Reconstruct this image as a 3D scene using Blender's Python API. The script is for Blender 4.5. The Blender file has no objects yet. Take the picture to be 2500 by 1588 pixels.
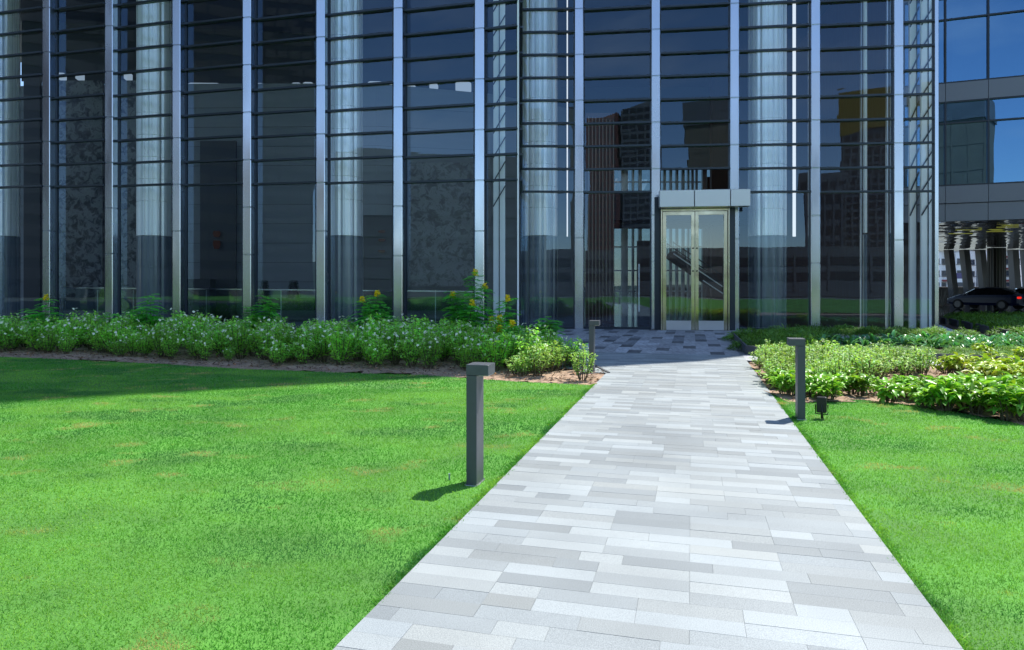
import bpy, math, random
import numpy as np
from mathutils import Vector, Matrix

random.seed(7)
RNG = np.random.default_rng(7)
S = bpy.context.scene
COL = S.collection

# ------------------------------------------------------------------ camera
EYE = 1.5
cd = bpy.data.cameras.new("camera")
cam = bpy.data.objects.new("camera", cd)
COL.objects.link(cam)
cd.sensor_width = 36.0
cd.lens = 24.0
cd.shift_y = -0.0373
cd.clip_start = 0.05
cd.clip_end = 2000
cam.location = (0, 0, EYE)
cam.rotation_euler = (math.pi / 2, 0, 0)
S.camera = cam

# ------------------------------------------------------------------ sky, sun, exposure
SUN_EL, SUN_AZ = math.radians(61.0), math.radians(49.0)
w = bpy.data.worlds.new("World")
S.world = w
w.use_nodes = True
nt = w.node_tree
bg = nt.nodes["Background"]
sky = nt.nodes.new("ShaderNodeTexSky")
sky.sky_type = 'NISHITA'
sky.sun_disc = False
sky.sun_elevation = SUN_EL
sky.sun_rotation = SUN_AZ
sky.altitude = 50
sky.air_density = 1.0
sky.dust_density = 0.25
sky.ozone_density = 3.5
# a few soft fair-weather clouds, in the sky itself
tc = nt.nodes.new("ShaderNodeTexCoord")
mp = nt.nodes.new("ShaderNodeMapping")
mp.inputs['Scale'].default_value = (1.6, 1.6, 4.5)
mp.inputs['Location'].default_value = (3.1, 0.4, 1.2)
nz = nt.nodes.new("ShaderNodeTexNoise")
nz.inputs['Scale'].default_value = 1.7
nz.inputs['Detail'].default_value = 7
nz.inputs['Roughness'].default_value = .58
cr = nt.nodes.new("ShaderNodeValToRGB")
cr.color_ramp.elements[0].position = .52
cr.color_ramp.elements[1].position = .80
cr.color_ramp.elements[1].color = (.55, .55, .55, 1)
mx = nt.nodes.new("ShaderNodeMixRGB")
mx.inputs[2].default_value = (5.2, 5.4, 6.0, 1)
L = nt.links.new
L(tc.outputs['Generated'], mp.inputs[0]); L(mp.outputs[0], nz.inputs[0]); L(nz.outputs[0], cr.inputs[0])
L(cr.outputs[0], mx.inputs[0]); L(sky.outputs[0], mx.inputs[1]); L(mx.outputs[0], bg.inputs[0])
bg.inputs[1].default_value = 0.15

sl = bpy.data.lights.new("sun", 'SUN')
sl.energy = 4.2
sl.angle = math.radians(0.53)
sl.color = (1.0, .955, .88)
so = bpy.data.objects.new("sun", sl)
COL.objects.link(so)
sdir = Vector((math.sin(SUN_AZ) * math.cos(SUN_EL), math.cos(SUN_AZ) * math.cos(SUN_EL), math.sin(SUN_EL)))
so.rotation_euler = (-sdir).to_track_quat('-Z', 'Y').to_euler()
so.location = (40, 40, 80)

S.view_settings.view_transform = 'Standard'
S.view_settings.look = 'None'
S.view_settings.exposure = 0.85
S.view_settings.gamma = 1.0
S.view_settings.use_curve_mapping = False
S.render.engine = 'CYCLES'
S.cycles.max_bounces = 10
S.cycles.transparent_max_bounces = 24
S.cycles.use_denoising = True
S.cycles.sample_clamp_indirect = 6

# ------------------------------------------------------------------ measures taken from the photograph (source pixels)
F, CX, HY = 1666.7, 1250.0, 700.8


def G(sx, sy):
    z = F * EYE / (sy - HY)
    return ((sx - CX) / F * z, z)


def PX(sx, z):
    return (sx - CX) / F * z


def HZ(sy, z):
    return EYE + (HY - sy) / F * z


# ------------------------------------------------------------------ material helpers
def newmat(name):
    m = bpy.data.materials.new(name)
    m.use_nodes = True
    n = m.node_tree
    n.nodes.clear()
    out = n.nodes.new("ShaderNodeOutputMaterial")
    return m, n, out


def N(n, t, **kw):
    x = n.nodes.new(t)
    for k, v in kw.items():
        setattr(x, k, v)
    return x


def solid(name, col, rough=.6, metal=0.0, var=0.0, scale=3.0, bump=0.0, bscale=40.0, spec=.5, attr=False, stretch=None, coat=0):
    """principled surface; var = strength of a noise in the colour, bump = height noise, attr = multiply by the mesh attribute 'tint'"""
    m, n, out = newmat(name)
    p = N(n, "ShaderNodeBsdfPrincipled")
    p.inputs['Roughness'].default_value = rough
    p.inputs['Metallic'].default_value = metal
    p.inputs['Specular IOR Level'].default_value = spec
    p.inputs['Coat Weight'].default_value = coat
    l = n.links.new
    l(p.outputs[0], out.inputs[0])
    tcn = N(n, "ShaderNodeTexCoord")
    vec = tcn.outputs['Object']
    if stretch:
        mpn = N(n, "ShaderNodeMapping")
        mpn.inputs['Scale'].default_value = stretch
        l(vec, mpn.inputs[0])
        vec = mpn.outputs[0]
    cur = None
    if var > 0:
        t = N(n, "ShaderNodeTexNoise")
        t.inputs['Scale'].default_value = scale
        t.inputs['Detail'].default_value = 6
        l(vec, t.inputs[0])
        r = N(n, "ShaderNodeMapRange")
        r.inputs[1].default_value = .25; r.inputs[2].default_value = .75
        r.inputs[3].default_value = 1 - var; r.inputs[4].default_value = 1 + var
        l(t.outputs[0], r.inputs[0])
        mm = N(n, "ShaderNodeMixRGB", blend_type='MULTIPLY')
        mm.inputs[0].default_value = 1
        mm.inputs[1].default_value = (*col, 1)
        l(r.outputs[0], mm.inputs[2])
        cur = mm.outputs[0]
        rr = N(n, "ShaderNodeMapRange")
        rr.inputs[1].default_value = .3; rr.inputs[2].default_value = .7
        rr.inputs[3].default_value = max(.02, rough - .08); rr.inputs[4].default_value = min(1, rough + .08)
        l(t.outputs[0], rr.inputs[0]); l(rr.outputs[0], p.inputs['Roughness'])
    if attr:
        a = N(n, "ShaderNodeAttribute", attribute_name='tint')
        mm = N(n, "ShaderNodeMixRGB", blend_type='MULTIPLY')
        mm.inputs[0].default_value = 1
        if cur is not None:
            l(cur, mm.inputs[1])
        else:
            mm.inputs[1].default_value = (*col, 1)
        l(a.outputs['Color'], mm.inputs[2])
        cur = mm.outputs[0]
    if cur is not None:
        l(cur, p.inputs['Base Color'])
    else:
        p.inputs['Base Color'].default_value = (*col, 1)
    if bump > 0:
        t = N(n, "ShaderNodeTexNoise")
        t.inputs['Scale'].default_value = bscale
        t.inputs['Detail'].default_value = 4
        l(vec, t.inputs[0])
        b = N(n, "ShaderNodeBump")
        b.inputs['Strength'].default_value = bump
        b.inputs['Distance'].default_value = .02
        l(t.outputs[0], b.inputs['Height']); l(b.outputs[0], p.inputs['Normal'])
    return m


def leafmat(name, col, trans=.35, rough=.45, var=.35, tcol=None, patch=0.0):
    """leaf: reflecting + translucent; per-object and per-leaf variation"""
    m, n, out = newmat(name)
    l = n.links.new
    a = N(n, "ShaderNodeAttribute", attribute_name='tint')
    oi = N(n, "ShaderNodeObjectInfo")
    r = N(n, "ShaderNodeMapRange")
    r.inputs[3].default_value = 1 - var; r.inputs[4].default_value = 1 + var
    l(oi.outputs['Random'], r.inputs[0])
    mm = N(n, "ShaderNodeMixRGB", blend_type='MULTIPLY'); mm.inputs[0].default_value = 1
    mm.inputs[1].default_value = (*col, 1)
    l(a.outputs['Color'], mm.inputs[2])
    m2 = N(n, "ShaderNodeMixRGB", blend_type='MULTIPLY'); m2.inputs[0].default_value = 1
    l(mm.outputs[0], m2.inputs[1]); l(r.outputs[0], m2.inputs[2])
    c = m2.outputs[0]
    p = N(n, "ShaderNodeBsdfPrincipled")
    p.inputs['Roughness'].default_value = rough
    p.inputs['Specular IOR Level'].default_value = .45
    l(c, p.inputs['Base Color'])
    t = N(n, "ShaderNodeBsdfTranslucent")
    m3 = N(n, "ShaderNodeMixRGB", blend_type='MULTIPLY'); m3.inputs[0].default_value = 1
    m3.inputs[2].default_value = (*(tcol or (1.5, 1.5, .6)), 1)
    l(c, m3.inputs[1]); l(m3.outputs[0], t.inputs[0])
    mixs = N(n, "ShaderNodeMixShader"); mixs.inputs[0].default_value = trans
    l(p.outputs[0], mixs.inputs[1]); l(t.outputs[0], mixs.inputs[2]); l(mixs.outputs[0], out.inputs[0])
    return m


def glassmat(name, tint, refl, rcol=(1, 1, 1), wave=.03, wscale=.5, rough=0.0):
    """thin pane: clear part tinted, mirror part rising towards grazing angles, panes not perfectly flat"""
    m, n, out = newmat(name)
    l = n.links.new
    tr = N(n, "ShaderNodeBsdfTransparent"); tr.inputs[0].default_value = (*tint, 1)
    gl = N(n, "ShaderNodeBsdfGlossy"); gl.inputs[0].default_value = (*rcol, 1); gl.inputs['Roughness'].default_value = rough
    lw = N(n, "ShaderNodeLayerWeight"); lw.inputs[0].default_value = .5
    pw = N(n, "ShaderNodeMath", operation='POWER'); pw.inputs[1].default_value = 4.0
    l(lw.outputs['Facing'], pw.inputs[0])
    ma = N(n, "ShaderNodeMath", operation='MULTIPLY_ADD'); ma.inputs[1].default_value = 1 - refl; ma.inputs[2].default_value = refl
    l(pw.outputs[0], ma.inputs[0])
    tcn = N(n, "ShaderNodeTexCoord")
    t = N(n, "ShaderNodeTexNoise"); t.inputs['Scale'].default_value = wscale; t.inputs['Detail'].default_value = 1.5
    l(tcn.outputs['Object'], t.inputs[0])
    b = N(n, "ShaderNodeBump"); b.inputs['Strength'].default_value = 1.0; b.inputs['Distance'].default_value = wave
    l(t.outputs[0], b.inputs['Height']); l(b.outputs[0], gl.inputs['Normal'])
    mixs = N(n, "ShaderNodeMixShader")
    l(ma.outputs[0], mixs.inputs[0]); l(tr.outputs[0], mixs.inputs[1]); l(gl.outputs[0], mixs.inputs[2])
    l(mixs.outputs[0], out.inputs[0])
    return m


def lampmat(name, col, strength):
    m, n, out = newmat(name)
    e = N(n, "ShaderNodeEmission"); e.inputs[0].default_value = (*col, 1); e.inputs[1].default_value = strength
    n.links.new(e.outputs[0], out.inputs[0])
    return m


# ------------------------------------------------------------------ mesh helpers
def rawmesh(name, V, Fs, tint=None):
    """V (n,3); Fs list of int arrays (m,k); tint = list of per-face colours matching Fs"""
    V = np.asarray(V, np.float32)
    me = bpy.data.meshes.new(name)
    me.vertices.add(len(V)); me.vertices.foreach_set('co', V.ravel())
    Fs = [np.asarray(f, np.int32) for f in Fs if len(f)]
    loops = np.concatenate([f.ravel() for f in Fs])
    tot = np.concatenate([np.full(len(f), f.shape[1], np.int32) for f in Fs])
    start = np.concatenate([[0], np.cumsum(tot)[:-1]]).astype(np.int32)
    me.loops.add(len(loops)); me.loops.foreach_set('vertex_index', loops)
    me.polygons.add(len(tot)); me.polygons.foreach_set('loop_start', start); me.polygons.foreach_set('loop_total', tot)
    if tint is not None:
        a = me.attributes.new('tint', 'FLOAT_COLOR', 'FACE')
        t = np.concatenate([np.asarray(x, np.float32) for x in tint])
        a.data.foreach_set('color', np.column_stack([t, np.ones(len(t), np.float32)]).astype(np.float32).ravel())
    me.update(calc_edges=True)
    me.validate()
    return me


def link(name, me, mat, parent=None, smooth=False):
    o = bpy.data.objects.new(name, me)
    COL.objects.link(o)
    for m in (mat if isinstance(mat, (list, tuple)) else [mat]):
        me.materials.append(m)
    if parent is not None:
        o.parent = parent
    if smooth:
        me.polygons.foreach_set('use_smooth', np.ones(len(me.polygons), bool))
    return o


def tag(o, label=None, cat=None, group=None, kind=None):
    if label: o['label'] = label
    if cat: o['category'] = cat
    if group: o['group'] = group
    if kind: o['kind'] = kind
    return o


def empty(name, loc=(0, 0, 0), rz=0.0):
    o = bpy.data.objects.new(name, None)
    o.empty_display_size = .2
    COL.objects.link(o)
    o.location = loc
    o.rotation_euler = (0, 0, rz)
    return o


class MB:
    """collects shapes, builds ONE mesh object"""
    def __init__(s):
        s.v = []; s.f = []; s.t = []; s.m = []

    def add(s, vs, fs, tint=(1, 1, 1), mi=0):
        b = len(s.v)
        s.v += [tuple(v) for v in vs]
        s.f += [[i + b for i in f] for f in fs]
        s.t += [tint] * len(fs)
        s.m += [mi] * len(fs)

    def prism(s, pts, z0, z1, tint=(1, 1, 1), mi=0):
        """pts: CCW plan polygon"""
        n = len(pts)
        vs = [(p[0], p[1], z0) for p in pts] + [(p[0], p[1], z1) for p in pts]
        fs = [list(range(n))[::-1], list(range(n, 2 * n))] + [[i, (i + 1) % n, n + (i + 1) % n, n + i] for i in range(n)]
        s.add(vs, fs, tint, mi)

    def box(s, c, size, rz=0.0, tint=(1, 1, 1), ch=0.0, mi=0):
        """box of centre c, size; ch = chamfer of all edges"""
        hx, hy, hz = [a / 2 for a in size]
        ca, sa = math.cos(rz), math.sin(rz)
        if ch <= 0:
            vs = [(x, y, z) for z in (-hz, hz) for x, y in ((-hx, -hy), (hx, -hy), (hx, hy), (-hx, hy))]
            fs = [[3, 2, 1, 0], [4, 5, 6, 7], [0, 1, 5, 4], [1, 2, 6, 5], [2, 3, 7, 6], [3, 0, 4, 7]]
        else:
            def ring(ix, iy, z):
                a, b = hx - ix, hy - iy
                k = ch * .999
                return [(-a + k, -b, z), (a - k, -b, z), (a, -b + k, z), (a, b - k, z), (a - k, b, z), (-a + k, b, z), (-a, b - k, z), (-a, -b + k, z)]
            vs = ring(ch, ch, -hz) + ring(0, 0, -hz + ch) + ring(0, 0, hz - ch) + ring(ch, ch, hz)
            fs = [list(range(8))[::-1], list(range(24, 32))]
            for r in range(3):
                fs += [[r * 8 + i, r * 8 + (i + 1) % 8, (r + 1) * 8 + (i + 1) % 8, (r + 1) * 8 + i] for i in range(8)]
        s.add([(c[0] + x * ca - y * sa, c[1] + x * sa + y * ca, c[2] + z) for x, y, z in vs], fs, tint, mi)

    def bar(s, a, b, wd, ht, tint=(1, 1, 1), mi=0):
        """rectangular bar from a to b, width wd across (horizontal), height ht"""
        a, b = Vector(a), Vector(b)
        d = (b - a).normalized()
        up = Vector((0, 0, 1)) if abs(d.z) < .95 else Vector((0, 1, 0))
        sd = d.cross(up).normalized() * wd / 2
        u = sd.cross(d).normalized() * ht / 2
        vs = [p + q for p in (a, b) for q in (-sd - u, sd - u, sd + u, -sd + u)]
        s.add(vs, [[3, 2, 1, 0], [4, 5, 6, 7], [0, 1, 5, 4], [1, 2, 6, 5], [2, 3, 7, 6], [3, 0, 4, 7]], tint, mi)

    def tube(s, pts, r, seg=6, tint=(1, 1, 1), mi=0):
        """r may be a list"""
        pts = [Vector(p) for p in pts]
        n = len(pts)
        rs = r if isinstance(r, (list, tuple)) else [r] * n
        vs, fs = [], []
        for i, p in enumerate(pts):
            d = (pts[min(i + 1, n - 1)] - pts[max(i - 1, 0)]).normalized()
            up = Vector((0, 0, 1)) if abs(d.z) < .9 else Vector((1, 0, 0))
            x = d.cross(up).normalized(); y = d.cross(x)
            for k in range(seg):
                a = 2 * math.pi * k / seg
                vs.append(p + (x * math.cos(a) + y * math.sin(a)) * rs[i])
        for i in range(n - 1):
            for k in range(seg):
                fs.append([i * seg + k, i * seg + (k + 1) % seg, (i + 1) * seg + (k + 1) % seg, (i + 1) * seg + k])
        fs += [list(range(seg))[::-1], [(n - 1) * seg + k for k in range(seg)]]
        s.add(vs, fs, tint, mi)

    def lathe(s, c, prof, seg=24, tint=(1, 1, 1), mi=0):
        """prof: (r,z) list from bottom to top"""
        vs, fs = [], []
        for r, z in prof:
            for k in range(seg):
                a = 2 * math.pi * k / seg
                vs.append((c[0] + r * math.cos(a), c[1] + r * math.sin(a), c[2] + z))
        for i in range(len(prof) - 1):
            for k in range(seg):
                fs.append([i * seg + k, i * seg + (k + 1) % seg, (i + 1) * seg + (k + 1) % seg, (i + 1) * seg + k])
        fs += [list(range(seg))[::-1], [(len(prof) - 1) * seg + k for k in range(seg)]]
        s.add(vs, fs, tint, mi)

    def quad(s, a, b, c, d, tint=(1, 1, 1), mi=0):
        s.add([a, b, c, d], [[0, 1, 2, 3]], tint, mi)

    def build(s, name, mat, parent=None, smooth=False, tint=False):
        me = bpy.data.meshes.new(name)
        me.from_pydata(s.v, [], s.f)
        if tint:
            a = me.attributes.new('tint', 'FLOAT_COLOR', 'FACE')
            a.data.foreach_set('color', np.array([(*t, 1) for t in s.t], np.float32).ravel())
        if isinstance(mat, (list, tuple)):
            me.polygons.foreach_set('material_index', np.array(s.m, np.int32))
        me.update()
        return link(name, me, mat, parent, smooth)


def copy_tree(o, parent=None):
    c = o.copy()
    COL.objects.link(c)
    if parent is not None:
        c.parent = parent
    for ch in KIDS.get(o.name, []):
        copy_tree(ch, c)
    return c


KIDS = {}


def kids(o):
    """remember a template's children, so that copies do not search the scene"""
    for ch in o.children:
        kids(ch)
    KIDS[o.name] = list(o.children)


def unit(v):
    return v / np.maximum(np.linalg.norm(v, axis=1, keepdims=True), 1e-9)


def blades(base, dirn, Ln, W, droop, prof, fold=.15, up=None, tint=None, flat=False):
    """many leaves at once. prof = relative widths along the leaf; returns V, quads, tint per quad"""
    n = len(base)
    k = len(prof)
    Ln = np.broadcast_to(Ln, (n,)).astype(float); W = np.broadcast_to(W, (n,)).astype(float); droop = np.broadcast_to(droop, (n,)).astype(float)
    if up is None:
        up = np.tile([[0, 0, 1.0]], (n, 1)) + RNG.normal(0, .25, (n, 3))
    dirn = unit(dirn)
    side = unit(np.cross(dirn, up))
    nrm = unit(np.cross(side, dirn))
    rows = []
    for i, pr in enumerate(prof):
        t = i / (k - 1)
        c = base + dirn * (Ln * t)[:, None]
        c[:, 2] -= droop * Ln * t * t
        hw = (W * pr / 2)[:, None]
        if flat:
            rows += [c - side * hw, c + side * hw]
        else:
            rows += [c - side * hw + nrm * hw * fold * 2, c, c + side * hw + nrm * hw * fold * 2]
    m = 2 if flat else 3
    V = np.stack(rows, 1).reshape(-1, 3)
    b = (np.arange(n) * (k * m))[:, None]
    q = []
    for i in range(k - 1):
        for j in range(m - 1):
            q.append(np.column_stack([b[:, 0] + i * m + j, b[:, 0] + i * m + j + 1, b[:, 0] + (i + 1) * m + j + 1, b[:, 0] + (i + 1) * m + j]))
    Q = np.stack(q, 1).reshape(-1, 4)
    if tint is None:
        tint = np.ones((n, 3))
    T = np.repeat(tint, (k - 1) * (m - 1), 0)
    return V, Q, T


def merge(parts):
    V, Q, T, o = [], [], [], 0
    for v, q, t in parts:
        V.append(v); Q.append(q + o); T.append(t); o += len(v)
    return np.concatenate(V), np.concatenate(Q), np.concatenate(T)


def inpoly(P, poly):
    P = np.asarray(P); poly = np.asarray(poly)
    x, y = P[:, 0], P[:, 1]
    r = np.zeros(len(P), bool)
    j = len(poly) - 1
    for i in range(len(poly)):
        xi, yi = poly[i]; xj, yj = poly[j]
        c = ((yi > y) != (yj > y)) & (x < (xj - xi) * (y - yi) / (yj - yi + 1e-12) + xi)
        r ^= c
        j = i
    return r


def scatter(poly, spacing, seed=0, jitter=.35):
    """jittered grid inside a plan polygon"""
    rg = np.random.default_rng(seed)
    p = np.asarray(poly)
    lo, hi = p.min(0), p.max(0)
    xs = np.arange(lo[0], hi[0] + spacing, spacing); ys = np.arange(lo[1], hi[1] + spacing, spacing * .87)
    g = np.array([(x + (spacing / 2 if j % 2 else 0), y) for j, y in enumerate(ys) for x in xs])
    g = g + rg.uniform(-jitter, jitter, g.shape) * spacing
    return g[inpoly(g, p)]


# ------------------------------------------------------------------ materials
M = {}
M['grass_soil'] = solid('lawn turf', (.075, .23, .028), .9, var=.35, scale=1.3, bump=.6, bscale=60)
M['soil'] = solid('red garden soil', (.33, .225, .155), .95, var=.45, scale=5.0, bump=1.0, bscale=24)
M['joint'] = solid('paving joint', (.29, .30, .305), .9, var=.2, scale=9)
M['steel'] = solid('brushed stainless steel', (.52, .555, .62), .22, 1.0, var=.06, scale=1.2, stretch=(1, 1, .35))
M['steel_dull'] = solid('satin steel', (.60, .61, .63), .38, 1.0, var=.04, scale=1.0)
M['dark_frame'] = solid('dark anodised frame', (.035, .04, .05), .38, .6)
M['shelf'] = solid('dark transom metal', (.045, .055, .07), .35, .7)
M['bollard'] = solid('charcoal powder coat', (.075, .082, .09), .42, 0.0, var=.08, scale=12, bump=.05, bscale=300)
M['black'] = solid('black plastic', (.012, .012, .013), .4)
M['edging'] = solid('dark slate edging', (.075, .08, .088), .75, var=.2, scale=6)


def lawn_noise_leaf(name):
    """grass blades: colour drifts over the lawn in patches: fresh, bluish-dark, yellow and a few dry spots"""
    m, n, out = newmat(name)
    l = n.links.new
    g = N(n, "ShaderNodeNewGeometry")
    a = N(n, "ShaderNodeAttribute", attribute_name='tint')
    def noise(sc, det=3, off=0.0):
        mpn = N(n, "ShaderNodeMapping"); mpn.inputs['Location'].default_value = (off, off * 1.7, 0); mpn.inputs['Scale'].default_value = (1, 1.5, 0)
        l(g.outputs['Position'], mpn.inputs[0])
        t = N(n, "ShaderNodeTexNoise"); t.inputs['Scale'].default_value = sc; t.inputs['Detail'].default_value = det
        l(mpn.outputs[0], t.inputs[0]); return t.outputs[0]
    def ramp(src, p0, p1):
        r = N(n, "ShaderNodeMapRange"); r.interpolation_type = 'SMOOTHSTEP'
        r.inputs[1].default_value = p0; r.inputs[2].default_value = p1
        l(src, r.inputs[0]); return r.outputs[0]
    def mixc(fac, c1, c2):
        x = N(n, "ShaderNodeMixRGB"); l(fac, x.inputs[0])
        if isinstance(c1, tuple): x.inputs[1].default_value = (*c1, 1)
        else: l(c1, x.inputs[1])
        x.inputs[2].default_value = (*c2, 1); return x.outputs[0]
    c = mixc(ramp(noise(.5, 5), .42, .60), (.088, .315, .036), (.225, .47, .070))
    c = mixc(ramp(noise(.8, 5, 7.3), .50, .64), c, (.058, .225, .046))
    c = mixc(ramp(noise(1.5, 6, 3.1), .575, .70), c, (.50, .43, .17))
    c = mixc(ramp(noise(6.0, 4, 11.0), .58, .75), c, (.165, .37, .045))
    mm = N(n, "ShaderNodeMixRGB", blend_type='MULTIPLY'); mm.inputs[0].default_value = 1
    l(c, mm.inputs[1]); l(a.outputs['Color'], mm.inputs[2])
    d = N(n, "ShaderNodeBsdfPrincipled"); d.inputs['Roughness'].default_value = .55; d.inputs['Specular IOR Level'].default_value = .3
    l(mm.outputs[0], d.inputs['Base Color'])
    t = N(n, "ShaderNodeBsdfTranslucent"); m3 = N(n, "ShaderNodeMixRGB", blend_type='MULTIPLY'); m3.inputs[0].default_value = 1
    m3.inputs[2].default_value = (1.25, 1.3, .8, 1); l(mm.outputs[0], m3.inputs[1]); l(m3.outputs[0], t.inputs[0])
    ms = N(n, "ShaderNodeMixShader"); ms.inputs[0].default_value = .42
    l(d.outputs[0], ms.inputs[1]); l(t.outputs[0], ms.inputs[2]); l(ms.outputs[0], out.inputs[0])
    return m


M['grass'] = lawn_noise_leaf('grass blades')


def stonemat(name, grain=220.0, streak=False):
    """granite: slab colour from the mesh attribute, fine speckle, soft stains"""
    m, n, out = newmat(name)
    l = n.links.new
    a = N(n, "ShaderNodeAttribute", attribute_name='tint')
    tcn = N(n, "ShaderNodeTexCoord")
    t = N(n, "ShaderNodeTexNoise"); t.inputs['Scale'].default_value = grain; t.inputs['Detail'].default_value = 2
    vec = tcn.outputs['Object']
    if streak:
        mpn = N(n, "ShaderNodeMapping"); mpn.inputs['Rotation'].default_value = (0, 0, .4); mpn.inputs['Scale'].default_value = (1, .12, 1)
        l(vec, mpn.inputs[0]); vec = mpn.outputs[0]
    l(vec, t.inputs[0])
    r = N(n, "ShaderNodeMapRange"); r.inputs[1].default_value = .3; r.inputs[2].default_value = .7
    r.inputs[3].default_value = .72; r.inputs[4].default_value = 1.28
    l(t.outputs[0], r.inputs[0])
    t2 = N(n, "ShaderNodeTexNoise"); t2.inputs['Scale'].default_value = 1.1; t2.inputs['Detail'].default_value = 5
    l(tcn.outputs['Object'], t2.inputs[0])
    r2 = N(n, "ShaderNodeMapRange"); r2.inputs[1].default_value = .3; r2.inputs[2].default_value = .7
    r2.inputs[3].default_value = .86; r2.inputs[4].default_value = 1.08
    l(t2.outputs[0], r2.inputs[0])
    mu = N(n, "ShaderNodeMath", operation='MULTIPLY'); l(r.outputs[0], mu.inputs[0]); l(r2.outputs[0], mu.inputs[1])
    mm = N(n, "ShaderNodeMixRGB", blend_type='MULTIPLY'); mm.inputs[0].default_value = 1
    l(a.outputs['Color'], mm.inputs[1]); l(mu.outputs[0], mm.inputs[2])
    p = N(n, "ShaderNodeBsdfPrincipled"); p.inputs['Roughness'].default_value = .62; p.inputs['Specular IOR Level'].default_value = .35
    l(mm.outputs[0], p.inputs['Base Color'])
    b = N(n, "ShaderNodeBump"); b.inputs['Strength'].default_value = .12; b.inputs['Distance'].default_value = .004
    l(t.outputs[0], b.inputs['Height']); l(b.outputs[0], p.inputs['Normal'])
    l(p.outputs[0], out.inputs[0])
    return m


M['granite'] = stonemat('granite paving')
M['streaked'] = stonemat('streaked stone paving', 28.0, True)
M['asphalt'] = solid('asphalt', (.05, .05, .053), .8, var=.2, scale=8, bump=.2, bscale=120)
M['wet'] = solid('polished dark drive', (.035, .037, .042), .06, 0, spec=.6)
M['kerb'] = solid('pale kerb', (.30, .30, .30), .8, var=.12)

# ------------------------------------------------------------------ ground, path, lawns, beds
BED_EDGE = [G(x * 1.0382, y * 1.0382) for x, y in ((0, 840), (200, 848), (400, 858), (560, 868), (800, 877), (1000, 883), (1140, 893), (1250, 900), (1397, 906))]
PATH_L0 = G(790 * 1.0382, 1530 * 1.0382)
PATH_L1 = G(1400 * 1.0382, 905 * 1.0382)
PATH_R0 = G(2260 * 1.0382, 1530 * 1.0382)
PATH_R1 = G(1757 * 1.0382, 852 * 1.0382)
dp = np.array(PATH_R1) - np.array(PATH_R0)
PD = dp / np.linalg.norm(dp)                 # direction of the path, away from us
PN = np.array((PD[1], -PD[0]))               # across, to the right
P_ORG = np.array(PATH_L0)
PW = float(np.dot(np.array(PATH_R0) - P_ORG, PN))
ROT = math.atan2(PN[1], PN[0])


def pt(u, v):
    """point in path coordinates: u across from the left edge, v along"""
    q = P_ORG + PN * u + PD * v
    return (float(q[0]), float(q[1]))


def uv(p):
    d = np.array(p) - P_ORG
    return float(np.dot(d, PN)), float(np.dot(d, PD))


V_END = uv(PATH_R1)[1]                       # where the path meets the forecourt
CORNER = G(1432 * 1.0382, 880 * 1.0382)      # soil corner at the left edge of the path

g = MB()
g.quad((-400, -400, -.06), (400, -400, -.06), (400, 900, -.06), (-400, 900, -.06))
tag(g.build('ground', solid('far ground', (.10, .11, .09), .95, var=.2, scale=.05)), kind='structure')


def sheet(name, poly, z, mat, kind='structure'):
    s = MB()
    s.add([(p[0], p[1], z) for p in poly], [list(range(len(poly)))])
    return tag(s.build(name, mat), kind=kind)


bed_l = list(BED_EDGE)
left_lawn = [pt(0, -16), (-40, -16), (-40, BED_EDGE[0][1] + .6)] + bed_l + [pt(0, uv(PATH_L1)[1])]
LAWN_R_EDGE = [G(x * 1.0382, y * 1.0382) for x, y in ((1815, 930), (1880, 950), (1960, 946), (2020, 941), (2120, 950), (2220, 966), (2330, 984), (2408, 1001))]
e = LAWN_R_EDGE
LAWN_R_EDGE += [(e[-1][0] + 2.2, e[-1][1] - 1.3), (e[-1][0] + 6, e[-1][1] - 2.6), (40, 3)]
right_lawn = [pt(PW, -16), pt(PW, uv(LAWN_R_EDGE[0])[1])] + LAWN_R_EDGE + [(40, -16)]
sheet('lawn', left_lawn[::-1], 0.0, M['grass_soil'])
sheet('lawn', right_lawn[::-1], 0.0, M['grass_soil'])
sheet('lawn', [(-90, -45), (90, -45), (90, -8), (-90, -8)], -.004, M['grass_soil'])

# beds of red soil, gently uneven
def soil_sheet(name, poly, step=.22, amp=.035):
    p = np.asarray(poly)
    lo, hi = p.min(0), p.max(0)
    nx, ny = int((hi[0] - lo[0]) / step) + 2, int((hi[1] - lo[1]) / step) + 2
    xs = lo[0] + np.arange(nx) * step; ys = lo[1] + np.arange(ny) * step
    X, Y = np.meshgrid(xs, ys)
    Z = RNG.uniform(0, amp, X.shape) - .02 + .02 * np.sin(X * 2.1) * np.cos(Y * 2.7)
    V = np.column_stack([X.ravel(), Y.ravel(), Z.ravel()])
    i = (np.arange(ny - 1)[:, None] * nx + np.arange(nx - 1)[None]).ravel()
    Q = np.column_stack([i, i + 1, i + nx + 1, i + nx])
    c = V[Q].mean(1)[:, :2]
    Q = Q[inpoly(c, p)]
    me = rawmesh(name, V, [Q])
    return tag(link(name, me, M['soil'], smooth=True), kind='structure')


BED_BACK = [G(1150 * 1.0382, 789 * 1.0382), G(1335 * 1.0382, 832 * 1.0382)]
left_bed = [(-40, 22.2), (-40, BED_EDGE[0][1] + .6)] + [(x, y + .0) for x, y in bed_l] + [pt(0, uv(PATH_L1)[1] + .02), CORNER] + \
    [G(1385 * 1.0382, 856 * 1.0382), BED_BACK[1], (BED_BACK[0][0], BED_BACK[0][1]), (-6, 20.2), (-16, 21.8)]
soil_sheet('soil_bed', left_bed)
# base under the soil so that no gap shows
sheet('soil', left_bed, -.03, M['soil'])

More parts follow.
